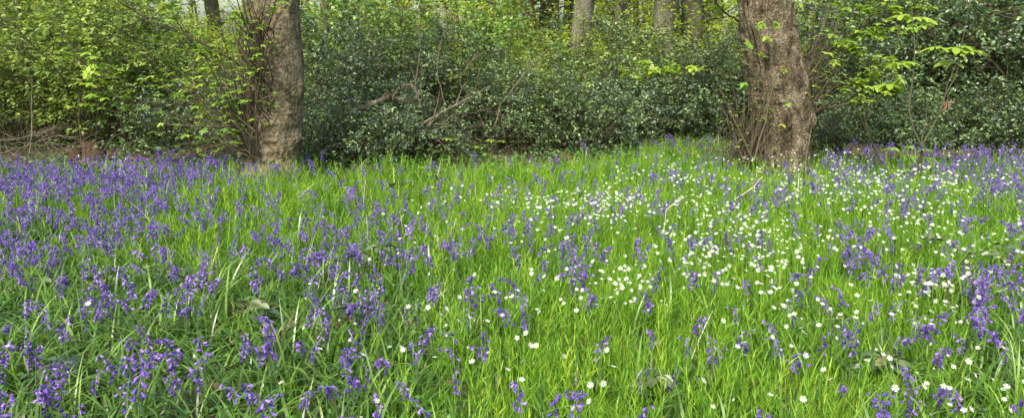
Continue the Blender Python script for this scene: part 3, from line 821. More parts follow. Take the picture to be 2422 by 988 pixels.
SW = np.array([
 [0, 0, 0, 0, 0, 0, 0, 0, 0, 0, 0, 0],
 [0, 0, 0, 0, 0, 0, 0, .02, .15, .15, .1, .1],
 [0, 0, 0, 0, 0, .01, .05, .4, .75, .9, .6, .35],
 [0, 0, 0, 0, .02, .12, .45, .7, .75, .9, .6, .35],
 [0, 0, 0, 0, .06, .18, .38, .6, .85, .85, .35, .2],
 [0, 0, 0, .01, .05, .14, .3, .45, .85, .9, .4, .3],
 [0, .01, 0, .03, .1, .14, .16, .12, .25, .45, .35, .5],
 [.02, .03, .01, .04, .06, .12, .16, .08, .12, .15, .25, .3],
 [.01, .02, .01, .03, .05, .1, .12, .06, .06, .08, .12, .15]])
SW[:, 8:10] *= .72
SW[4:, 10:] *= 1.4
SW[5:, 3:8] *= 1.3
SW[5:, 7:] *= 1.35
LM = np.array([
 [.1, .1, .1, .5, .8, .8, .7, 1, .7, .3, .2, .2],
 [.2, .2, .3, .8, 1, 1, 1, 1, .7, .4, .4, .3],
 [.3, .4, .5, .9, 1, 1, 1, 1, .9, .9, 1, .7],
 [.3, .5, .9, 1, 1, 1, 1, 1, 1, 1, 1, 1],
 [.25, .5, 1, .8, .6, .8, 1, 1, 1, 1, 1, .8],
 [.15, .35, .35, .3, .35, .7, 1, 1, 1, 1, .8, .6],
 [.1, .12, .15, .2, .35, .8, 1, 1, 1, 1, .7, .6],
 [.12, .15, .12, .2, .35, .9, 1, 1, 1, 1, .45, .4],
 [.12, .15, .12, .2, .3, .8, .9, .9, .9, .9, .35, .3]])
LM[5:, :5] *= .45
def gmap(G, px, py):
    x = np.clip(np.interp(px, GX, np.arange(12)), 0, 10.999); y = np.clip(np.interp(py, GY, np.arange(9)), 0, 7.999)
    i, j = x.astype(int), y.astype(int); fx, fy = x-i, y-j
    return (G[j, i]*(1-fx)+G[j, i+1]*fx)*(1-fy)+(G[j+1, i]*(1-fx)+G[j+1, i+1]*fx)*fy

BACKX = np.array([-200, 0, 250, 560, 720, 900, 1100, 1300, 1420, 1500, 1600, 1700, 1800, 1950, 2422, 2650])
BACKY = np.array([7.6, 7.6, 7.7, 8.0, 7.8, 7.7, 7.8, 8.0, 8.3, 9.0, 9.6, 9.6, 8.8, 8.4, 8.4, 8.4])
def scatter(dens, rg, h, G=None, near=1.75, pw=1.0, fn=None, back=0.0, clump=None):
    """points on the glade floor; dens per square metre times the map read at the projected head height h"""
    A = (10.95-near)*15.6
    n = int(A*dens)
    x = rg.uniform(-7.8, 7.8, n); y = rg.uniform(near, 10.95, n)
    P = np.stack([x, y, gz(x, y)], -1)
    H = P + np.array([0, 0, h]); px, py = proj(H)
    ok = (px > -160) & (px < 2580) & (y < np.interp(px, BACKX, BACKY)+back + (vnoise(P[:, :2], 1.5, 8, 2)-.5)*.4)
    g = np.ones(n)
    if G is not None: g = gmap(G, px, py)**pw
    if fn is not None: g = fn(g)
    if clump is not None:
        c = vnoise(P[:, :2], clump[0], clump[1], 2); g = g*np.clip((c-clump[2])*clump[3]+.5, clump[4] if len(clump) > 4 else .05, 1.35)
    for cx_, cy_, r_ in ((base[0], base[1], .27), (baseR[0], baseR[1], .33)):
        ok &= (np.hypot(x-cx_, (y-cy_+.12)*.8) > r_)
    ok &= rg.random(n) < g
    return P[ok], px[ok], py[ok]

def blades(mb, P, L, W_, az, lean, bend, tint, seg=4, twist=None, mat=0):
    N = len(P); t = np.linspace(0, 1, seg+1)
    phi = lean[:, None] + bend[:, None]*t[None]**1.5
    st = (L/seg)[:, None]
    r = np.concatenate([np.zeros((N, 1)), np.cumsum(np.sin(phi[:, :-1]+np.diff(phi, axis=1)/2)*st, 1)], 1)
    z = np.concatenate([np.zeros((N, 1)), np.cumsum(np.cos(phi[:, :-1]+np.diff(phi, axis=1)/2)*st, 1)], 1)
    z = np.maximum(z, .006)
    dx, dy = np.cos(az), np.sin(az)
    C = np.stack([P[:, 0:1]+r*dx[:, None], P[:, 1:2]+r*dy[:, None], P[:, 2:3]+z-.01], -1)
    tw = (twist if twist is not None else np.zeros(N))
    sx, sy = -np.sin(az+tw), np.cos(az+tw)
    wv = np.interp(t, [0, .3, .75, 1], [.6, 1, .75, .05])
    S = np.stack([sx, sy, 0*sx], -1)[:, None]*(W_[:, None]*wv[None]/2)[..., None]
    V = np.stack([C-S, C+S], 2)
    i = np.arange(seg)
    F = np.stack([2*i, 2*i+1, 2*i+3, 2*i+2], -1)
    mb.add(V, (F[None]+(np.arange(N)*2*(seg+1))[:, None, None]).reshape(-1, 4), np.repeat(tint, 2*(seg+1)), mat)

# lime grass
rg = np.random.default_rng(301)
g = MB()
P, px, py = scatter(8800, rg, .18, LM, pw=1.3, clump=(5, 4, .45, 3.5, .18))
n = len(P); print('grass', n)
cl = vnoise(P[:, :2], 2.6, 12, 2); hs = vnoise(P[:, :2], 1.1, 15, 2)
az = vnoise(P[:, :2], 1.6, 13, 1)*8 + rg.normal(0, 1.0, n)
L = rg.uniform(.45, 1.1, n)*(.095+.13*cl)*(1+.15*(hs-.5))
blades(g, P, L, rg.uniform(.0014, .0033, n), az, np.abs(rg.normal(0, .15, n)), rg.uniform(.03, 1.0, n)*(rg.random(n)**1.2), np.clip(.42+.8*(cl-.5)+rg.normal(0, .28, n)+.08*(py < 470), 0, 1), 4, rg.normal(0, .8, n))
# tufts of longer broad blades
P, px, py = scatter(26, rg, .2, LM)
k = 12; Pt = np.repeat(P, k, 0) + np.concatenate([rg.normal(0, .022, (len(P)*k, 2)), np.zeros((len(P)*k, 1))], 1); n = len(Pt)
az = rg.uniform(0, 2*PI, n)
blades(g, Pt, rg.uniform(.14, .28, n), rg.uniform(.004, .008, n), az, np.abs(rg.normal(.1, .15, n)), rg.uniform(.2, 1.8, n), np.clip(np.repeat(rg.uniform(.2, .8, len(P)), k)+rg.normal(0, .1, n), 0, 1), 6, rg.normal(0, .5, n))
# sparse dry blades
P, px, py = scatter(4, rg, .1)
n = len(P)
blades(g, P, rg.uniform(.15, .4, n), rg.uniform(.003, .007, n), rg.uniform(0, 6.28, n), rg.uniform(.2, 1.3, n), rg.uniform(0, .8, n), rg.uniform(0, 1, n), 5, rg.normal(0, .5, n), 1)
th = rg.uniform(0, 2*PI, 900); rr_ = rg.uniform(.27, .75, 900)
for cx_, cy_ in ((base[0], base[1]), (baseR[0], baseR[1])):
    P = np.stack([cx_+rr_*np.cos(th), cy_+rr_*np.sin(th), gz(cx_+rr_*np.cos(th), cy_+rr_*np.sin(th))], -1)
    blades(g, P, rg.uniform(.06, .2, 900), rg.uniform(.003, .006, 900), rg.uniform(0, 6.28, 900), np.abs(rg.normal(.2, .3, 900)), rg.uniform(0, 1.3, 900), np.clip(rg.normal(.25, .25, 900), 0, 1), 4)
tag(g.build('grass', [M['grass'], M['straw']]), 'bright lime green grass filling the glade between flowers', 'grass', kind='stuff')

# strap leaves of the bluebells
rg = np.random.default_rng(302)
g = MB()
P, px, py = scatter(265, rg, .06, LM, fn=lambda q: 1.06-.9*q, clump=(4, 6, .42, 4, .2), back=.5)
k = 7; Pt = np.repeat(P, k, 0) + np.concatenate([rg.normal(0, .015, (len(P)*k, 2)), np.zeros((len(P)*k, 1))], 1); n = len(Pt)
print('straps', n)
blades(g, Pt, rg.uniform(.15, .38, n), rg.uniform(.006, .013, n), rg.uniform(0, 2*PI, n), np.abs(rg.normal(.75, .4, n)), rg.uniform(.5, 2.2, n), np.clip(rg.normal(.45, .27, n), 0, 1), 7, rg.normal(0, .35, n))
tag(g.build('bluebell_leaves', [M['strap']], smooth=True), 'arching glossy strap leaves of bluebells lying over each other', 'leaves', kind='stuff')

# stitchwort stems with paired lance leaves
rg = np.random.default_rng(303)
tp = MB(); z = np.linspace(0, 1, 7)
st = np.stack([.04*np.sin(z*3), .03*np.cos(z*4)-.03, z], -1)
tubes(tp, st[None], np.linspace(.008, .004, 7)[None], 3, .5)
pos, dr = [], []
for q, zz in enumerate(np.linspace(.25, .98, 7)):
    for sgn in (1, -1):
        a_ = q*PI/2 + (0 if sgn > 0 else PI)
        pos.append([np.interp(zz, z, st[:, 0]), np.interp(zz, z, st[:, 1]), zz]); dr.append([math.cos(a_), math.sin(a_), 1.0+zz*.9])
tp.inst(LANCE, np.array(pos), frames(np.array(dr)), .19, .5)
SWT = [(np.concatenate(tp.V), [np.concatenate([f for f in tp.F if f.shape[1] == 4])], 0, 0.0)]
g = MB()
P, px, py = scatter(420, rg, .2, LM, pw=1.5, clump=(2.5, 9, .45, 3, .15))
n = len(P); print('stitch stems', n)
d = nrm(np.stack([rg.normal(0, .2, n), rg.normal(0, .2, n), np.ones(n)], -1))
R = frames(d, np.stack([rg.normal(0, 1, n), rg.normal(0, 1, n), 0*px], -1))
R = np.stack([R[..., 1], R[..., 2], R[..., 0]], -1)
g.inst(SWT, P, R, rg.uniform(.16, .29, n), np.clip(rg.normal(.55, .25, n), 0, 1))
tag(g.build('stitchwort_stems', [M['grass']]), 'thin upright stitchwort stems with paired narrow leaves', 'stems', kind='stuff')

# low herbs
rg = np.random.default_rng(304)
g = MB()
P, px, py = scatter(1500, rg, .05, LM, fn=lambda q: 1.05-.85*q, clump=(3, 30, .5, 5, .08))
n = len(P); P[:, 2] += rg.uniform(.015, .11, n)
d = rg.normal(0, 1, (n, 3)); d[:, 2] *= .25
g.inst(leaf_oval(.95, .08, .2, 1), P, frames(d, nrm(np.array([0, 0, 1.])+rg.normal(0, .3, (n, 3)))), rg.uniform(.012, .032, n), np.clip(rg.normal(.5, .25, n), 0, 1))
nu = 16000; x = rg.uniform(-9.5, 9.5, nu); y = rg.uniform(7.7, 10.6, nu); P = np.stack([x, y, gz(x, y)+rg.uniform(.01, .16, nu)], -1)
P = P[(vnoise(P[:, :2], 1.8, 44, 2) > .40)]; nu = len(P); d = rg.normal(0, 1, (nu, 3)); d[:, 2] *= .3
g.inst(OVAL, P, frames(d, nrm(np.array([0, 0, 1.])+rg.normal(0, .4, (nu, 3)))), rg.uniform(.03, .065, nu), np.clip(rg.normal(.4, .25, nu), 0, 1))
tag(g.build('low_herbs', [M['herb']]), 'small round-leaved herbs carpeting the soil between bluebells', 'ground cover', kind='stuff')
# litter
g = MB()
P, px, py = scatter(70, rg, .02, back=5)
n = len(P); P[:, 2] += rg.uniform(.005, .05, n)
d = rg.normal(0, 1, (n, 3)); d[:, 2] *= .3
g.inst(OVAL, P, frames(d, nrm(np.array([0, 0, 1.])+rg.normal(0, .5, (n, 3)))), rg.uniform(.03, .075, n), rg.uniform(0, 1, n))
x = rg.uniform(-9, 9, 9000); y = rg.uniform(8.6, 14, 9000); P = np.stack([x, y, gz(x, y)+rg.uniform(.005, .04, 9000)], -1)
d = rg.normal(0, 1, P.shape); d[:, 2] *= .3
g.inst(OVAL, P, frames(d, nrm(np.array([0, 0, 1.])+rg.normal(0, .4, P.shape))), rg.uniform(.04, .09, 9000), rg.uniform(0, .8, 9000))
tag(g.build('leaf_litter', [M['litter']]), 'brown fallen leaves scattered on the soil', 'leaf litter', kind='stuff')

# ------------------------------------------------------------------ bluebells
def bell_tpl(k=6, fine=True):
    """hanging bell along +x, unit length about 1"""
    th = np.arange(k)/k*2*PI
    ring = lambda x, r: np.stack([np.full(k, x), r*np.cos(th), r*np.sin(th)], -1)
    V = [ring(0, .05), ring(.12, .19), ring(.70, .24)]
    tip = np.stack([np.full(k, .90), .52*np.cos(th), .52*np.sin(th)], -1)
    th2 = th + PI/k
    V = np.concatenate(V + [tip]); i = np.arange(k); i2 = (i+1) % k
    Q = np.concatenate([np.stack([i, i2, k+i2, k+i], -1), np.stack([k+i, k+i2, 2*k+i2, 2*k+i], -1)])
    T = np.stack([2*k+i, 2*k+i2, 3*k+i], -1)
    to = np.concatenate([np.zeros(k)-.1, np.zeros(k)-.05, np.zeros(k)+.05, np.zeros(k)+.2])
    return (V, [Q, T], 0, to)
BELL = bell_tpl(6); BELLC = bell_tpl(5)
def bell_plant(rg, h=.30, nb=10):
    """returns stem path, bell positions, directions, sizes"""
    n = 12; az = rg.uniform(0, 2*PI); t = np.linspace(0, 1, n)
    lean = rg.uniform(0, .38); droop = rg.uniform(.2, 1.7)
    phi = lean*t + droop*np.clip((t-.72)/.28, 0, 1)**1.5
    st = h/(n-1)
    r = np.concatenate([[0], np.cumsum(np.sin(phi[1:])*st)]); z = np.concatenate([[0], np.cumsum(np.cos(phi[1:])*st)])
    Q = np.stack([r*math.cos(az), r*math.sin(az), z-.01], -1)
    tb = np.linspace(rg.uniform(.58, .76), 1.0, nb)
    p = np.stack([np.interp(tb, t, Q[:, q]) for q in range(3)], -1)
    a2 = az + rg.normal(0, 1.0, nb) + np.arange(nb)*2.4
    out = np.stack([np.cos(a2), np.sin(a2), 0*a2], -1)
    p2 = p + out*rg.uniform(.003, .011, nb)[:, None] + [0, 0, .003]
    d = nrm(out*rg.uniform(.35, 1.1, nb)[:, None] + np.array([0, 0, -1.])*rg.uniform(.1, 1.1, nb)[:, None])
    s = rg.uniform(.015, .020, nb)*np.interp(tb, [.5, .85, 1], [1.05, 1, .72])
    return Q, p, p2, d, s
rg = np.random.default_rng(400)
plants = [bell_plant(rg, rg.uniform(.27, .37), int(rg.integers(10, 19))) for _ in range(14)]
P, px, py = scatter(225, rg, .27, BB, fn=lambda q: q*1.0, clump=(4.5, 60, .5, 2.6, .4), near=1.9, back=.25)
n = len(P); print('bluebells', n)
dist = np.linalg.norm(P - [0, 0, CAM_H], axis=1)
inside = (px > 5) & (px < 2417) & (py < 975) & (py > 300)
order = np.argsort(dist + (~inside)*100)
near_i, rest = order[:300], order[300:]
# the mass of smaller ones
tpls = []
for Q, p, p2, d, s in plants:
    m = MB(); tubes(m, Q[None][:, ::2], np.linspace(.0028, .0016, 6)[None], 3, .5, 1)
    m.inst([(BELLC[0], BELLC[1], 0, BELLC[3])], p2, frames(d), s*1.08, .48 + rg.normal(0, .27, len(s)))
    V = np.concatenate(m.V); T_ = np.concatenate(m.T)
    fm = {0: {}, 1: {}}
    for f_, mm in zip(m.F, m.M): fm[int(mm[0])].setdefault(f_.shape[1], []).append(f_)
    tpls.append((V, T_, fm))
g = MB(); which = rg.integers(0, len(tpls), len(rest))
for q, (V, T_, fm) in enumerate(tpls):
    id_ = rest[which == q]; N = len(id_)
    if N == 0: continue
    a_ = rg.uniform(0, 2*PI, N); sc = rg.uniform(.72, 1.12, N)
    c, s_ = np.cos(a_), np.sin(a_)
    R = np.zeros((N, 3, 3)); R[:, 0, 0] = c; R[:, 0, 1] = -s_; R[:, 1, 0] = s_; R[:, 1, 1] = c; R[:, 2, 2] = 1
    W = np.einsum('nij,vj->nvi', R, V)*sc[:, None, None] + P[id_][:, None]
    off = (np.arange(N)*len(V))[:, None, None]
    base_n = g.n; tint = (T_[None] + rg.normal(0, .1, N)[:, None]).reshape(-1)
    g.V.append(W.reshape(-1, 3)); g.T.append(tint); g.n += N*len(V)
    for mm in fm:
        for kk, L_ in fm[mm].items():
            f_ = np.concatenate(L_); g.F.append((f_[None]+off).reshape(-1, kk)+base_n); g.M.append(np.full(N*len(f_), mm))
tag(g.build('bluebells', [M['bell'], M['bstem']]), 'carpet of many more violet bluebells spreading back to the trees', 'bluebells', kind='stuff')

bell_me = []
for tv in (.15, .4, .62, .92):
    bell_me.append(MB().inst([BELL], np.zeros((1, 3)), np.eye(3)[None], 1.0, tv).mesh('bell', [M['bell']], True))
from mathutils import Matrix
protos = []
for Q, p, p2, d, s in plants:
    e = empty('bluebell', (0, 0, 0))
    m = MB(); tubes(m, Q[None], np.linspace(.003, .0016, 12)[None], 5, .45)
    tubes(m, np.stack([p, (p+p2)/2+[0, 0, .002], p2], 1), np.full((len(p), 3), .0008), 3, .9)
    so = m.build('stem', M['bstem'], e); ch = [so]
    for _ in range(2):
        lm = MB(); blades(lm, np.array([[0, 0, 0.]]), np.array([rg.uniform(.2, .32)]), np.array([.011]), np.array([rg.uniform(0, 6.28)]), np.array([rg.uniform(.2, .6)]), np.array([rg.uniform(.6, 1.5)]), np.array([rg.uniform(.3, .6)]), 7)
        ch.append(lm.build('leaf', M['strap'], e, True))
    Rr = frames(d)
    for q in range(len(p2)):
        b = link('bell', bell_me[int(rg.integers(0, 4))], e)
        mt = Matrix(Rr[q].tolist()).to_4x4(); mt = Matrix.Translation(p2[q].tolist()) @ mt @ Matrix.Diagonal((s[q]*1.08, s[q]*1.08, s[q]*1.08, 1))
        b.matrix_basis = mt; ch.append(b)
    reg(e, *ch); protos.append(e)
def region(x, y):
    r = 'near the bottom edge' if y > 860 else ('in the lower foreground' if y > 740 else 'in the middle foreground')
    c = ['at far left', 'left of centre', 'around the centre', 'right of centre', 'at far right'][int(min(max(x, 0)//485, 4))]
    return r + ' ' + c
used = set()
for q in near_i:
    k = int(rg.integers(0, len(protos)))
    if k in used: o = copy_tree(protos[k])
    else: o = protos[k]; used.add(k)
    o.location = P[q]; o.location.z -= .0
    sc = float(rg.uniform(.8, 1.15)); o.scale = (sc,)*3
    o.rotation_euler = (0, 0, float(rg.uniform(0, 6.28)))
    lab = 'violet bluebell spike with nodding bells ' + region(px[q], py[q])
    tag(o, lab, 'bluebell', 'bluebells ' + region(px[q], py[q]))

# ------------------------------------------------------------------ stitchwort flowers
def sw_flower():
    """five deeply cleft white petals, unit radius, facing +z"""
    Vs, Fs = [], []; n0 = 0
    for q in range(5):
        a0 = q*2*PI/5
        for sg in (-1, 1):
            a1 = a0 + sg*.27
            pts = [(0.05, a0), (.45, a0+sg*.40), (.80, a0+sg*.44), (1.0, a1), (.80, a0+sg*.08), (.35, a0)]
            V = [(r*math.cos(a), r*math.sin(a), .28*r**2 - .1*max(0, r-.8)) for r, a in pts]
            Vs += V; Fs.append([n0+(i if sg > 0 else 5-i) for i in range(6)]); n0 += 6
    return np.array(Vs), np.array(Fs)
FV, FF = sw_flower()
kc = 6; th = np.arange(kc)/kc*2*PI
CV = np.concatenate([np.stack([.2*np.cos(th), .2*np.sin(th), 0*th+.10], -1), [[0, 0, .22]]]); i = np.arange(kc)
CF = np.stack([i, (i+1) % kc, 0*i+kc], -1)
rg = np.random.default_rng(410)
P, px, py = scatter(440, rg, .29, SW, clump=(4, 90, .5, 5, .12), near=2.0)
n = len(P); print('stitchwort', n)
dist = np.linalg.norm(P - [0, 0, CAM_H], axis=1)
inside = (px > 5) & (px < 2417) & (py < 980)
order = np.argsort(dist + (~inside)*100); near_i, rest = order[:300], order[300:]
hgt = rg.uniform(.25, .37, n); rad = rg.uniform(.0075, .0125, n)
bud = rg.random(n) < .2; rad[bud] *= .5
ln = rg.normal(0, .12, (n, 2)); face = nrm(np.stack([rg.normal(0, .5, n), rg.normal(-.35, .45, n), rg.uniform(.5, 1.1, n)], -1))
top = np.stack([ln[:, 0]*.3, ln[:, 1]*.3, hgt], -1)
Rf = frames(face, np.stack([rg.normal(0, 1, n), rg.normal(0, 1, n), 0*px], -1)); Rf = np.stack([Rf[..., 1], Rf[..., 2], Rf[..., 0]], -1)
g = MB()
tt = np.linspace(0, 1, 4)[None, :, None]
tubes(g, P[rest][:, None] + top[rest][:, None]*tt*np.array([1, 1, 1.]), np.full((len(rest), 4), .0011), 3, .5, 1)
g.inst([(FV, FF, 0, 0.0), (CV, CF, 2, 0.0)], (P+top)[rest], Rf[rest], rad[rest]*1.1, rg.uniform(.2, 1, len(rest)))
tag(g.build('stitchwort_flowers', [M['white'], M['grass'], M['anther']]), 'hundreds of smaller white stitchwort flowers farther back at right', 'white flowers', kind='stuff')
fm_ = MB().add(FV, FF, .7).mesh('petals', [M['white']]); cm_ = MB().add(CV, CF, .5).mesh('centre', [M['anther']])
sm_ = MB(); zz = np.linspace(0, 1, 8); tubes(sm_, np.stack([.03*np.sin(zz*5), .02*np.sin(zz*7), zz], -1)[None], np.full((1, 8), .0038), 4, .5)
sm_.inst(LANCE, np.array([[0.02, 0, q] for q in (.3, .3, .5, .5, .7, .7, .86, .86)]), frames(np.array([[1, 0, 1.], [-1, 0, 1], [0, 1, 1], [0, -1, 1], [1, .5, 1.4], [-1, -.5, 1.4], [.5, -1, 1.8], [-.5, 1, 1.8]])), .16, .6)
sm_ = sm_.mesh('stem', [M['grass']])
p_e = None
for q in near_i:
    if p_e is None:
        e = empty('stitchwort', (0, 0, 0)); so = link('stem', sm_, e); fo = link('petals', fm_, e); co = link('centre', cm_, fo)
        reg(e, so, fo); reg(fo, co); p_e = e
    else: e = copy_tree(p_e)
    e.location = P[q]
    so, fo = kids(e)
    h = float(hgt[q]); so.scale = (h, h, h)
    tv = Vector(top[q].tolist()); so.rotation_mode = 'QUATERNION'; so.rotation_quaternion = tv.to_track_quat('Z', 'Y')
    r_ = float(rad[q])*1.08
    zsc = 2.2 if bud[q] else 1.0
    fo.matrix_basis = Matrix.Translation(top[q].tolist()) @ Matrix(Rf[q].tolist()).to_4x4() @ Matrix.Diagonal((r_, r_, r_*zsc, 1))
    kind = 'half-closed white stitchwort bud ' if bud[q] else 'open white stitchwort flower with cleft petals '
    reg_ = region(px[q], py[q])
    tag(e, kind + reg_, 'white flower', ('stitchwort buds ' if bud[q] else 'stitchwort flowers ') + reg_)

# ------------------------------------------------------------------ sapling at right
rg = np.random.default_rng(600)
YS = 6.9
b0 = at(2160, 472, YS); YS_b = np.array([b0[0], YS, gz(b0[0], YS)])
e = empty('sycamore_sapling', YS_b); tag(e, 'slender forked sapling with few yellow green leaves standing at right', 'sapling')
def chain(pts, Y, n=20):
    return poly([(a, b, Y) for a, b in pts], n, rg, .002)
main = chain([(2148, 500), (2158, 470), (2168, 430), (2176, 380), (2178, 345)], YS)
main[0] = YS_b + [0, 0, -.03]
s = MB(); tubes(s, (main-YS_b)[None], np.linspace(.014, .011, 20)[None], 7, .35); s.build('stem', M['twig'], e)
for pts, r0 in [([(2178, 345), (2158, 300), (2150, 250), (2158, 200), (2164, 120), (2162, 60), (2157, 10), (2155, -40)], .009),
                ([(2178, 345), (2188, 290), (2192, 245), (2189, 235)], .006),
                ([(2178, 345), (2200, 310), (2222, 265), (2235, 225), (2262, 175), (2270, 135), (2276, 118)], .008),
                ([(2235, 225), (2245, 190), (2262, 150), (2285, 70), (2290, 20), (2292, -30)], .004)]:
    Q = chain(pts, YS, 26); s = MB(); tubes(s, (Q-YS_b)[None], np.linspace(r0, r0*.4, 26)[None], 5, .5); s.build('branch', M['gtwig'], e)
def leaf_sprays(mb, centres, org, Y, per=3, size=.1, tint=(.6, 1.0), flatn=.2):
    for cx_, cy_ in centres:
        c = at(cx_, cy_, Y + rg.uniform(-.15, .15)) - org
        a_ = rg.uniform(0, 6.28)
        n = per; th = a_ + np.arange(n)*2*PI/n + rg.normal(0, .3, n)
        d = np.stack([np.cos(th), np.sin(th), np.full(n, -.12)], -1)
        p = c + d*size*.25
        mb.inst(PALM, p, frames(d, nrm(np.array([0, 0, 1.])+rg.normal(0, flatn, (n, 3)))), rg.uniform(.75, 1.1, n)*size, rg.uniform(*tint, n))
f = MB()
leaf_sprays(f, [(2278, 108), (2300, 118), (2262, 112), (2130, 35), (2175, 40), (2190, 48), (2120, 148), (2145, 145), (2105, 197), (2085, 200), (2215, 110), (2250, 145)], YS_b, YS, 4, .15)
leaf_sprays(f, [(2190, 352), (2160, 368), (2196, 372), (2150, 398), (2170, 428), (2110, 348)], YS_b, YS, 3, .085, (.3, .7))
f.build('foliage', M['syc'], e)
f = MB(); c = at(2238, 240, YS)-YS_b
n = 9; d = np.stack([rg.normal(0, .25, n), rg.normal(0, .25, n), -np.ones(n)], -1)
f.inst(leaf_oval(.45, .35, .1), c+rg.normal(0, .015, (n, 3)), frames(d, rg.normal(0, 1, (n, 3))), rg.uniform(.05, .10, n), rg.uniform(.1, .6, n)); f.build('dead_leaf_cluster', M['litter'], e)

def small_plant(name, label, cat, px_, gy, pts_list, leaves, Y=None, size=.09, mat='twig', r0=.004, lm='syc', group=None, tint=(.5, 1), per=3):
    g0 = onground(px_, gy) if Y is None else np.array([float(at(px_, gy, Y)[0]), Y, 0]); g0[2] = gz(g0[0], g0[1]); Yp = g0[1]
    e = empty(name, g0); tag(e, label, cat, group)
    for pts in pts_list:
        Q = chain(pts, Yp, 16)
        s = MB(); tubes(s, (Q-g0)[None], np.linspace(r0, r0*.5, 16)[None], 5, .4); s.build('stem', M[mat], e)
    if leaves:
        f = MB(); leaf_sprays(f, leaves, g0, Yp, per, size, tint); f.build('foliage', M[lm], e)
    return e
small_plant('sycamore_seedling', 'low seedling with layered yellow green leaves in front of the centre holly', 'seedling', 1080, 400, [[(1080, 400), (1085, 370), (1080, 335)], [(1085, 370), (1110, 350), (1140, 332)], [(1080, 380), (1050, 345), (1020, 350)], [(1110, 352), (1150, 350), (1180, 335)]],
            [(1075, 328), (1060, 326), (1100, 340), (1130, 345), (1160, 330), (1185, 332), (1150, 362), (1115, 364), (1015, 352), (1030, 355), (990, 348)], Y=8.75, size=.075)
small_plant('sycamore_seedling', 'small leafy seedling left of the left sycamore, among shrubs', 'seedling', 175, 400, [[(175, 400), (180, 330), (185, 250), (187, 200)], [(183, 280), (205, 220), (212, 195)]],
            [(187, 195), (205, 196), (165, 250), (196, 245)], Y=8.6, size=.09)
small_plant('dark_twig_sapling', 'thin dark twiggy sapling among bluebells left of the left sycamore', 'sapling', 448, 430, [[(448, 432), (450, 380), (452, 330), (460, 280)], [(450, 385), (470, 350), (500, 330)], [(451, 360), (435, 320), (420, 300)]], [(430, 395), (470, 350)], Y=7.6, size=.05, tint=(.2, .5))
small_plant('dark_twig_sapling', 'leafless leaning twig left of the forked sapling', 'sapling', 2098, 480, [[(2098, 480), (2090, 400), (2060, 330), (2035, 275), (2008, 230)], [(2086, 390), (2050, 300), (2045, 240)]], None, Y=7.0, r0=.005)
small_plant('dark_twig_sapling', 'short thin leafy twig just left of the forked sapling stem', 'sapling', 2136, 470, [[(2136, 455), (2138, 410), (2150, 370), (2152, 340)]], [(2130, 400), (2150, 345)], Y=6.8, size=.06, tint=(.3, .6))

# hanging brown leaf clusters on the left shoots
f = MB()
for cx_, cy_ in ((468, 182), (466, 226), (455, 205)):
    c = at(cx_, cy_, 7.7); n = 6; d = np.stack([rg.normal(0, .5, n), rg.normal(0, .3, n), -np.ones(n)], -1)
    f.inst(leaf_oval(.6, .3, .1), c-base+rg.normal(0, .02, (n, 3)), frames(d, rg.normal(0, 1, (n, 3))), rg.uniform(.04, .075, n), rg.uniform(.0, .4, n))
f.build('dead_leaf_cluster', M['litter'], tl)

# ------------------------------------------------------------------ fallen wood
def log_obj(name, label, cat, pts, r0, r1, mat, cut=True, group=None, n=26, k=12, knots=.15, seed=0):
    Q = poly(pts, n, rg, .003); o0 = Q[0].copy()
    e = empty(name, o0); tag(e, label, cat, group)
    R = np.linspace(r0, r1, n)*(1+knots*(vnoise(Q, 6, seed, 2)-.5)*2)
    s = MB(); tubes(s, (Q-o0)[None], R[None], k, .5); s.build('bark', mat, e, True)
    if cut:
        for end, sg in ((0, -1), (-1, 1)):
            ax = nrm((Q[1]-Q[0]) if end == 0 else (Q[-1]-Q[-2]))[None]
            Rm = frames(ax*sg)[0]; th = np.arange(14)/14*2*PI; rr = R[end]*.93
            V = np.concatenate([np.stack([0*th, rr*np.cos(th), rr*np.sin(th)], -1), [[rr*.25, 0, 0]]])@Rm.T + Q[end]-o0 + ax[0]*sg*.002
            i = np.arange(14); MB().add(V, np.stack([i, (i+1) % 14, 0*i+14], -1), .5).build('cut_end', M['cut'] if r0 < .06 else M['dead'], e)
    return e
log_obj('fallen_log', 'long rotting brown log lying behind bluebells at right', 'log', [(2010, 362, 8.6), (2070, 366, 8.5), (2130, 371, 8.5), (2200, 368, 8.5), (2280, 365, 8.6), (2340, 369, 8.6)], .08, .055, M['bark_red'], k=14)
log_obj('cut_log', 'short thick log end with pale face at the left of the long log', 'log', [(2012, 352, 8.8), (2045, 350, 9.0), (2075, 345, 9.3)], .075, .07, M['bark_r'], k=14)
log_obj('broken_branch', 'broken branch with a raw orange end poking out of holly, centre left', 'branch', [(853, 258, 9.0), (880, 248, 9.0), (905, 236, 9.05), (925, 226, 9.2)], .030, .034, M['bark_r'])
log_obj('broken_branch', 'thick dead branch piece with a pale broken end right of the orange-ended one', 'branch', [(990, 233, 9.1), (965, 238, 9.15), (940, 232, 9.25), (915, 222, 9.4)], .024, .022, M['bark_r'])
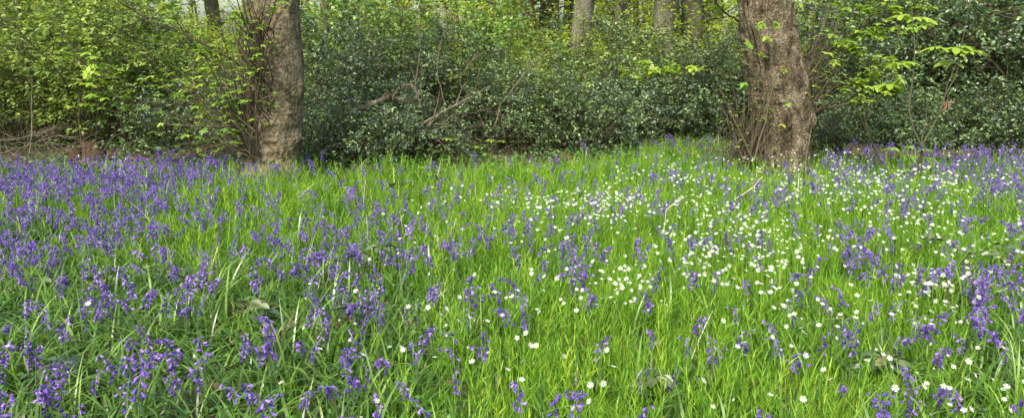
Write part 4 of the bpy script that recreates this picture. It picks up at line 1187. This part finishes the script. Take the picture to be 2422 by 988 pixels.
db = [
 ([(945, 345, 9.0), (975, 315, 9.0), (1010, 282, 9.0), (1050, 255, 9.0), (1105, 230, 9.1), (1130, 212, 9.2)], .018, 'long grey bare branch rising to the right through the centre holly'),
 ([(950, 350, 8.9), (985, 320, 8.9), (1015, 292, 8.9), (1022, 280, 9.0)], .022, 'thick pale dead branch leaning low in the centre holly'),
 ([(1010, 300, 9.0), (1050, 288, 9.0), (1080, 268, 9.0), (1130, 262, 9.1), (1160, 250, 9.1)], .012, 'pale nearly level dead branch in the centre tangle'),
 ([(905, 300, 9.1), (940, 215, 9.1), (975, 203, 9.0), (990, 225, 9.0)], .012, 'arched dark branch above the broken ones at centre left'),
 ([(855, 250, 8.8), (930, 275, 8.8), (990, 305, 8.8)], .006, 'straight thin bare stick crossing below the broken branches'),
 ([(730, 235, 8.7), (790, 250, 8.7), (830, 300, 8.7), (850, 370, 8.7)], .008, 'thin drooping dark branch right beside the left sycamore'),
 ([(1090, 210, 9.3), (1085, 190, 9.3), (1110, 160, 9.3), (1135, 135, 9.4)], .008, 'short dark curved branch high in the centre holly'),
 ([(890, 360, 8.8), (940, 330, 8.8), (1010, 318, 8.8), (1060, 330, 8.8)], .009, 'low brown stick lying under the centre holly'),
 ([(1380, 185, 11.5), (1372, 100, 11.4), (1400, 150, 11.4), (1440, 210, 11.4)], .010, 'dark curved twig against the prominent grey trunk'),
 ([(2200, 350, 9.3), (2250, 290, 9.4), (2310, 265, 9.5)], .012, 'brown fallen stick half buried in the right hollies'),
 ([(0, 330, 9.3), (60, 325, 9.2), (110, 300, 9.2)], .012, 'grey dead stick at the left edge above the twig pile'),
 ([(30, 368, 9.1), (70, 345, 9.1), (140, 325, 9.1), (190, 335, 9.1)], .009, 'long curved dead stick on the twig pile at left'),
 ([(70, 372, 8.9), (85, 300, 9.1), (80, 180, 9.2)], .008, 'pale upright stick rising from the twig pile at left'),
 ([(260, 375, 8.9), (310, 335, 8.9), (345, 322, 8.9)], .006, 'pale slanting twig above the bluebells between stump and sycamore'),
 ([(1000, 260, 9.0), (985, 200, 9.0), (995, 120, 9.1), (985, 40, 9.1)], .006, 'thin dark upright stem in front of the left centre hollies'),
 ([(1055, 250, 9.0), (1035, 180, 9.0), (1045, 100, 9.1), (1070, 30, 9.2)], .006, 'thin dark stem bending right in front of the centre hazel'),
 ([(890, 210, 9.2), (900, 150, 9.2), (880, 90, 9.2), (905, 20, 9.2)], .007, 'crooked dark stem above the orange-ended branch'),
 ([(1170, 300, 9.3), (1185, 240, 9.3), (1230, 180, 9.3), (1290, 120, 9.4)], .007, 'dark stem slanting right towards the distant brown trunks'),
 ([(840, 60, 8.9), (900, 20, 8.9), (960, 15, 8.9), (1040, 18, 8.9)], .006, 'dark nearly level twig near the top, right of the left sycamore'),
 ([(30, 420, 8.5), (75, 375, 8.6), (140, 365, 8.7), (180, 345, 8.8)], .006, 'thin slanting twig over the bluebells at far left'),
]
for q, (pts, r0, lab) in enumerate(db):
    Q = poly(pts, 24, rg, .005); o0 = Q[0].copy(); e = empty('dead_branch', o0); tag(e, lab, 'branch', 'dead branches lying in the shrubs')
    s = MB(); tubes(s, (Q-o0)[None], np.linspace(r0, r0*.45, 24)[None], 6, rg.uniform(.35, .9)); s.build('bark', M['dead'], e)
    p, d, b_, t_ = branch(Q[None]-o0, 9, .2, .95, .7, rg); P1 = walk(p, d, rg.uniform(.12, .5, 9), 7, .15, 0, rg)
    s = MB(); tubes(s, P1, np.linspace(r0*.35, .0018, 7)[None]*np.ones((9, 1)), 4, rg.uniform(.3, .9, 9)); s.build('side_twigs', M['dead'], e)
# piles of dead twigs
for cx_, cy_, Yp, wx, hz, N, lab in [(90, 350, 9.1, .55, .26, 75, 'heap of tangled dead twigs at the foot of the left shrubs'), (1060, 330, 9.2, .42, .45, 130, 'dense tangle of bare brown twigs inside the centre holly'), (1720, 360, 8.5, .2, .28, 70, 'brown twig clump beside the foot of the right sycamore'), (2240, 330, 9.5, .7, .25, 70, 'brown dead brushwood under the right hollies')]:
    o0 = np.array([at(cx_, cy_, Yp)[0], Yp, 0]); o0[2] = gz(o0[0], o0[1])
    e = empty('twig_pile', o0); tag(e, lab, 'twigs', 'heaps of dead twigs')
    p = np.stack([rg.normal(0, wx, N), rg.normal(0, .2, N), rg.uniform(0, hz, N)], -1); d = rg.normal(0, 1, (N, 3)); d[:, 2] = np.abs(d[:, 2])*.45
    P1 = walk(p, d, rg.uniform(.3, .8, N), 8, .14, 0, rg); P1[..., 2] = np.maximum(P1[..., 2], .01)
    s = MB(); tubes(s, P1, np.linspace(1, .4, 8)[None]*rg.uniform(.002, .0055, N)[:, None], 4, rg.uniform(0, 1, N)); s.build('tangle', M['dead'], e)
# stump
def stump(px_, Y, w_, h_, lab):
    x0 = float(at(px_, 300, Y)[0]); e = empty('tree_stump', gp(x0, Y)); tag(e, lab, 'stump')
    z = np.linspace(-.05, h_, 22); th = np.arange(36)/36*2*PI; Zc, Th = np.meshgrid(z, th, indexing='ij')
    Rr = w_*(1+.35*np.exp(-np.maximum(Zc, 0)/.08)) + (vnoise(np.stack([np.cos(Th)*3, np.sin(Th)*3, Zc*2], -1), 2, 5, 3)-.5)*.05
    Zc = Zc + (Zc > h_*.8)*(vnoise(np.stack([Th, 0*Th], -1), 3, 7, 2)-.5)*.08
    Pt = np.stack([Rr*np.cos(Th), Rr*np.sin(Th), Zc], -1)
    i = np.arange(21)[:, None]; j = np.arange(36)[None]; j2 = (j+1) % 36
    MB().add(Pt, np.stack([i*36+j, i*36+j2, (i+1)*36+j2, (i+1)*36+j], -1).reshape(-1, 4)).build('bark', M['bark_red'], e, True)
    V = np.concatenate([Pt[-1], [[0, 0, h_*.9]]]); i = np.arange(36)
    MB().add(V, np.stack([i, (i+1) % 36, 0*i+36], -1)).build('broken_top', M['dead'], e)
stump(215, 9.1, .12, .26, 'reddish brown rotten stump behind bluebells at left')
stump(172, 9.2, .08, .18, 'smaller dark stump left of the reddish one')

# straw stalk, pale stick, thin stems in the glade
def stalk(name, label, cat, pts, Y, r0, mat, group=None, side=0):
    Q = poly([(a, b, Y) for a, b in pts], 18, rg, .0005); o0 = Q[0].copy(); e = empty(name, o0); tag(e, label, cat, group)
    s = MB(); tubes(s, (Q-o0)[None], np.linspace(r0, r0*.5, 18)[None], 5, rg.uniform(.3, .9)); s.build('stem', M[mat], e)
    if side:
        p, d, b_, t_ = branch((Q-o0)[None], side, .4, .95, .7, rg); P1 = walk(p, d, rg.uniform(.04, .12, side), 5, .1, .05, rg)
        s = MB(); tubes(s, P1, np.linspace(r0*.4, r0*.25, 5)[None]*np.ones((side, 1)), 3, .5); s.build('side_twigs', M[mat], e)
    return e
C_ = [at(1564, 600, 5.0), at(1568, 560, 5.0), at(1576, 495, 5.0), at(1618, 465, 5.05)]
o0 = C_[0].copy(); e = empty('straw_stalk', o0); tag(e, 'bent pale straw stalk standing in the grass right of centre', 'straw')
s = MB()
for a_, b_ in ((0, 2), (2, 3)):
    Q = C_[a_] + (C_[b_]-C_[a_])*np.linspace(0, 1, 6)[:, None]; tubes(s, (Q-o0)[None], np.full((1, 6), .0022), 6, .4, cap=True)
s.build('stem', M['straw'], e)
stalk('pale_stick', 'pale twisted dead stick caught in flowers below the right sycamore', 'stick', [(1738, 470), (1760, 458), (1785, 440), (1792, 428), (1803, 418)], 6.0, .0045, 'straw')
ST = 'thin dark stems standing among the flowers'
stalk('dry_stem', 'dark leaning dry stem above bluebells, left of centre', 'stem', [(895, 545), (880, 490), (868, 430)], 5.4, .003, 'twig', ST)
stalk('dry_stem', 'pale upright dry stem beside the dark leaning one', 'stem', [(858, 520), (860, 470), (864, 425)], 5.4, .003, 'straw', ST)
stalk('dry_stem', 'reddish bare twig rising from bluebells in the lower left foreground', 'stem', [(615, 945), (635, 880), (655, 820), (668, 780), (690, 755)], 2.9, .0032, 'redstem', ST, 5)
stalk('dry_stem', 'thin red arching cane in the middle of the glade', 'stem', [(1135, 500), (1150, 470), (1190, 448), (1250, 438)], 5.6, .003, 'redstem', ST)
stalk('dry_stem', 'forked brown twig above the grass at picture centre', 'stem', [(1052, 620), (1052, 575), (1045, 565), (1080, 545), (1150, 530)], 4.6, .003, 'redstem', ST, 3)
stalk('dry_stem', 'dark thin stem right of the centre, near the bottom grass', 'stem', [(1492, 720), (1498, 640), (1500, 580), (1512, 540)], 4.2, .003, 'twig', ST, 3)
stalk('dry_stem', 'dark arching bramble stem over bluebells left of centre', 'stem', [(945, 470), (970, 450), (1000, 437), (1030, 440)], 5.8, .003, 'twig', ST)

# brambles
rg = np.random.default_rng(700)
TRI = leaf_oval(.62, .2, .15, 3)
def bramble(px_, gy, hpx, wd, nl, label, Ymul=1.0, arch=True, tint=(0, .9), size=.07):
    g0 = onground(px_, gy); e = empty('bramble', g0); tag(e, label, 'bramble', 'bramble plants scrambling through the flowers')
    nc = 2
    for c in range(nc):
        a_ = rg.uniform(0, 6.28); L = wd*rg.uniform(.8, 1.2)
        t = np.linspace(0, 1, 16)
        h = (hpx+.06)*rg.uniform(.8, 1.15)
        Q = np.stack([math.cos(a_)*L*t, math.sin(a_)*L*t*.5, h*np.sin(t*PI*.8)*1.0], -1) + np.cumsum(rg.normal(0, .003, (16, 3)), 0)
        s = MB(); tubes(s, Q[None], np.linspace(.0032, .0018, 16)[None], 5, .4); s.build('cane', M['redstem'], e)
        for q in range(nl):
            tt_ = rg.uniform(.3, 1); p = np.array([np.interp(tt_, t, Q[:, k]) for k in range(3)])
            an = rg.uniform(0, 6.28); m = MB(); tn = rg.uniform(*tint)
            dd = np.stack([np.cos(an+np.array([0, 1.3, -1.3])), np.sin(an+np.array([0, 1.3, -1.3])), [-.1, -.05, -.05]], -1)
            m.inst(TRI, p+dd*.012+[0, 0, .015], frames(dd, nrm(np.array([0, 0, 1.])+rg.normal(0, .25, (3, 3)))), size*rg.uniform(.7, 1.2)*np.array([1.15, .9, .9]), tn)
            m.build('leaf', M['bramble'], e)
bl = [(905, 690, .16, .3, 6, 'dark bramble with grey green leaves in the middle of the bluebells'), (770, 830, .14, .3, 6, 'dull bramble among strap leaves left of centre, lower foreground'),
      (380, 700, .12, .3, 5, 'bramble with dark leaves left, behind the near bluebells'), (170, 730, .12, .3, 5, 'bramble with browning leaves at far left, middle foreground'),
      (60, 960, .13, .28, 6, 'grey green bramble in the bottom left corner'), (2330, 680, .22, .5, 7, 'arching bramble with large dull leaves at the right edge'),
      (2120, 960, .14, .25, 6, 'leafy bramble at lower right below the stitchwort'), (560, 800, .1, .25, 5, 'low bramble at lower left between bluebell clumps'),
      (1010, 490, .18, .4, 5, 'pale bramble in the grass below the centre seedling'), (2250, 760, .14, .25, 5, 'dark bramble under bluebells at right'),
      (1620, 960, .08, .2, 4, 'small bramble hidden in the bottom grass right of centre'), (100, 600, .12, .35, 4, 'small dark bramble under dense bluebells at far left')]
for a_ in bl: bramble(*a_)
print('done', len(bpy.data.objects))
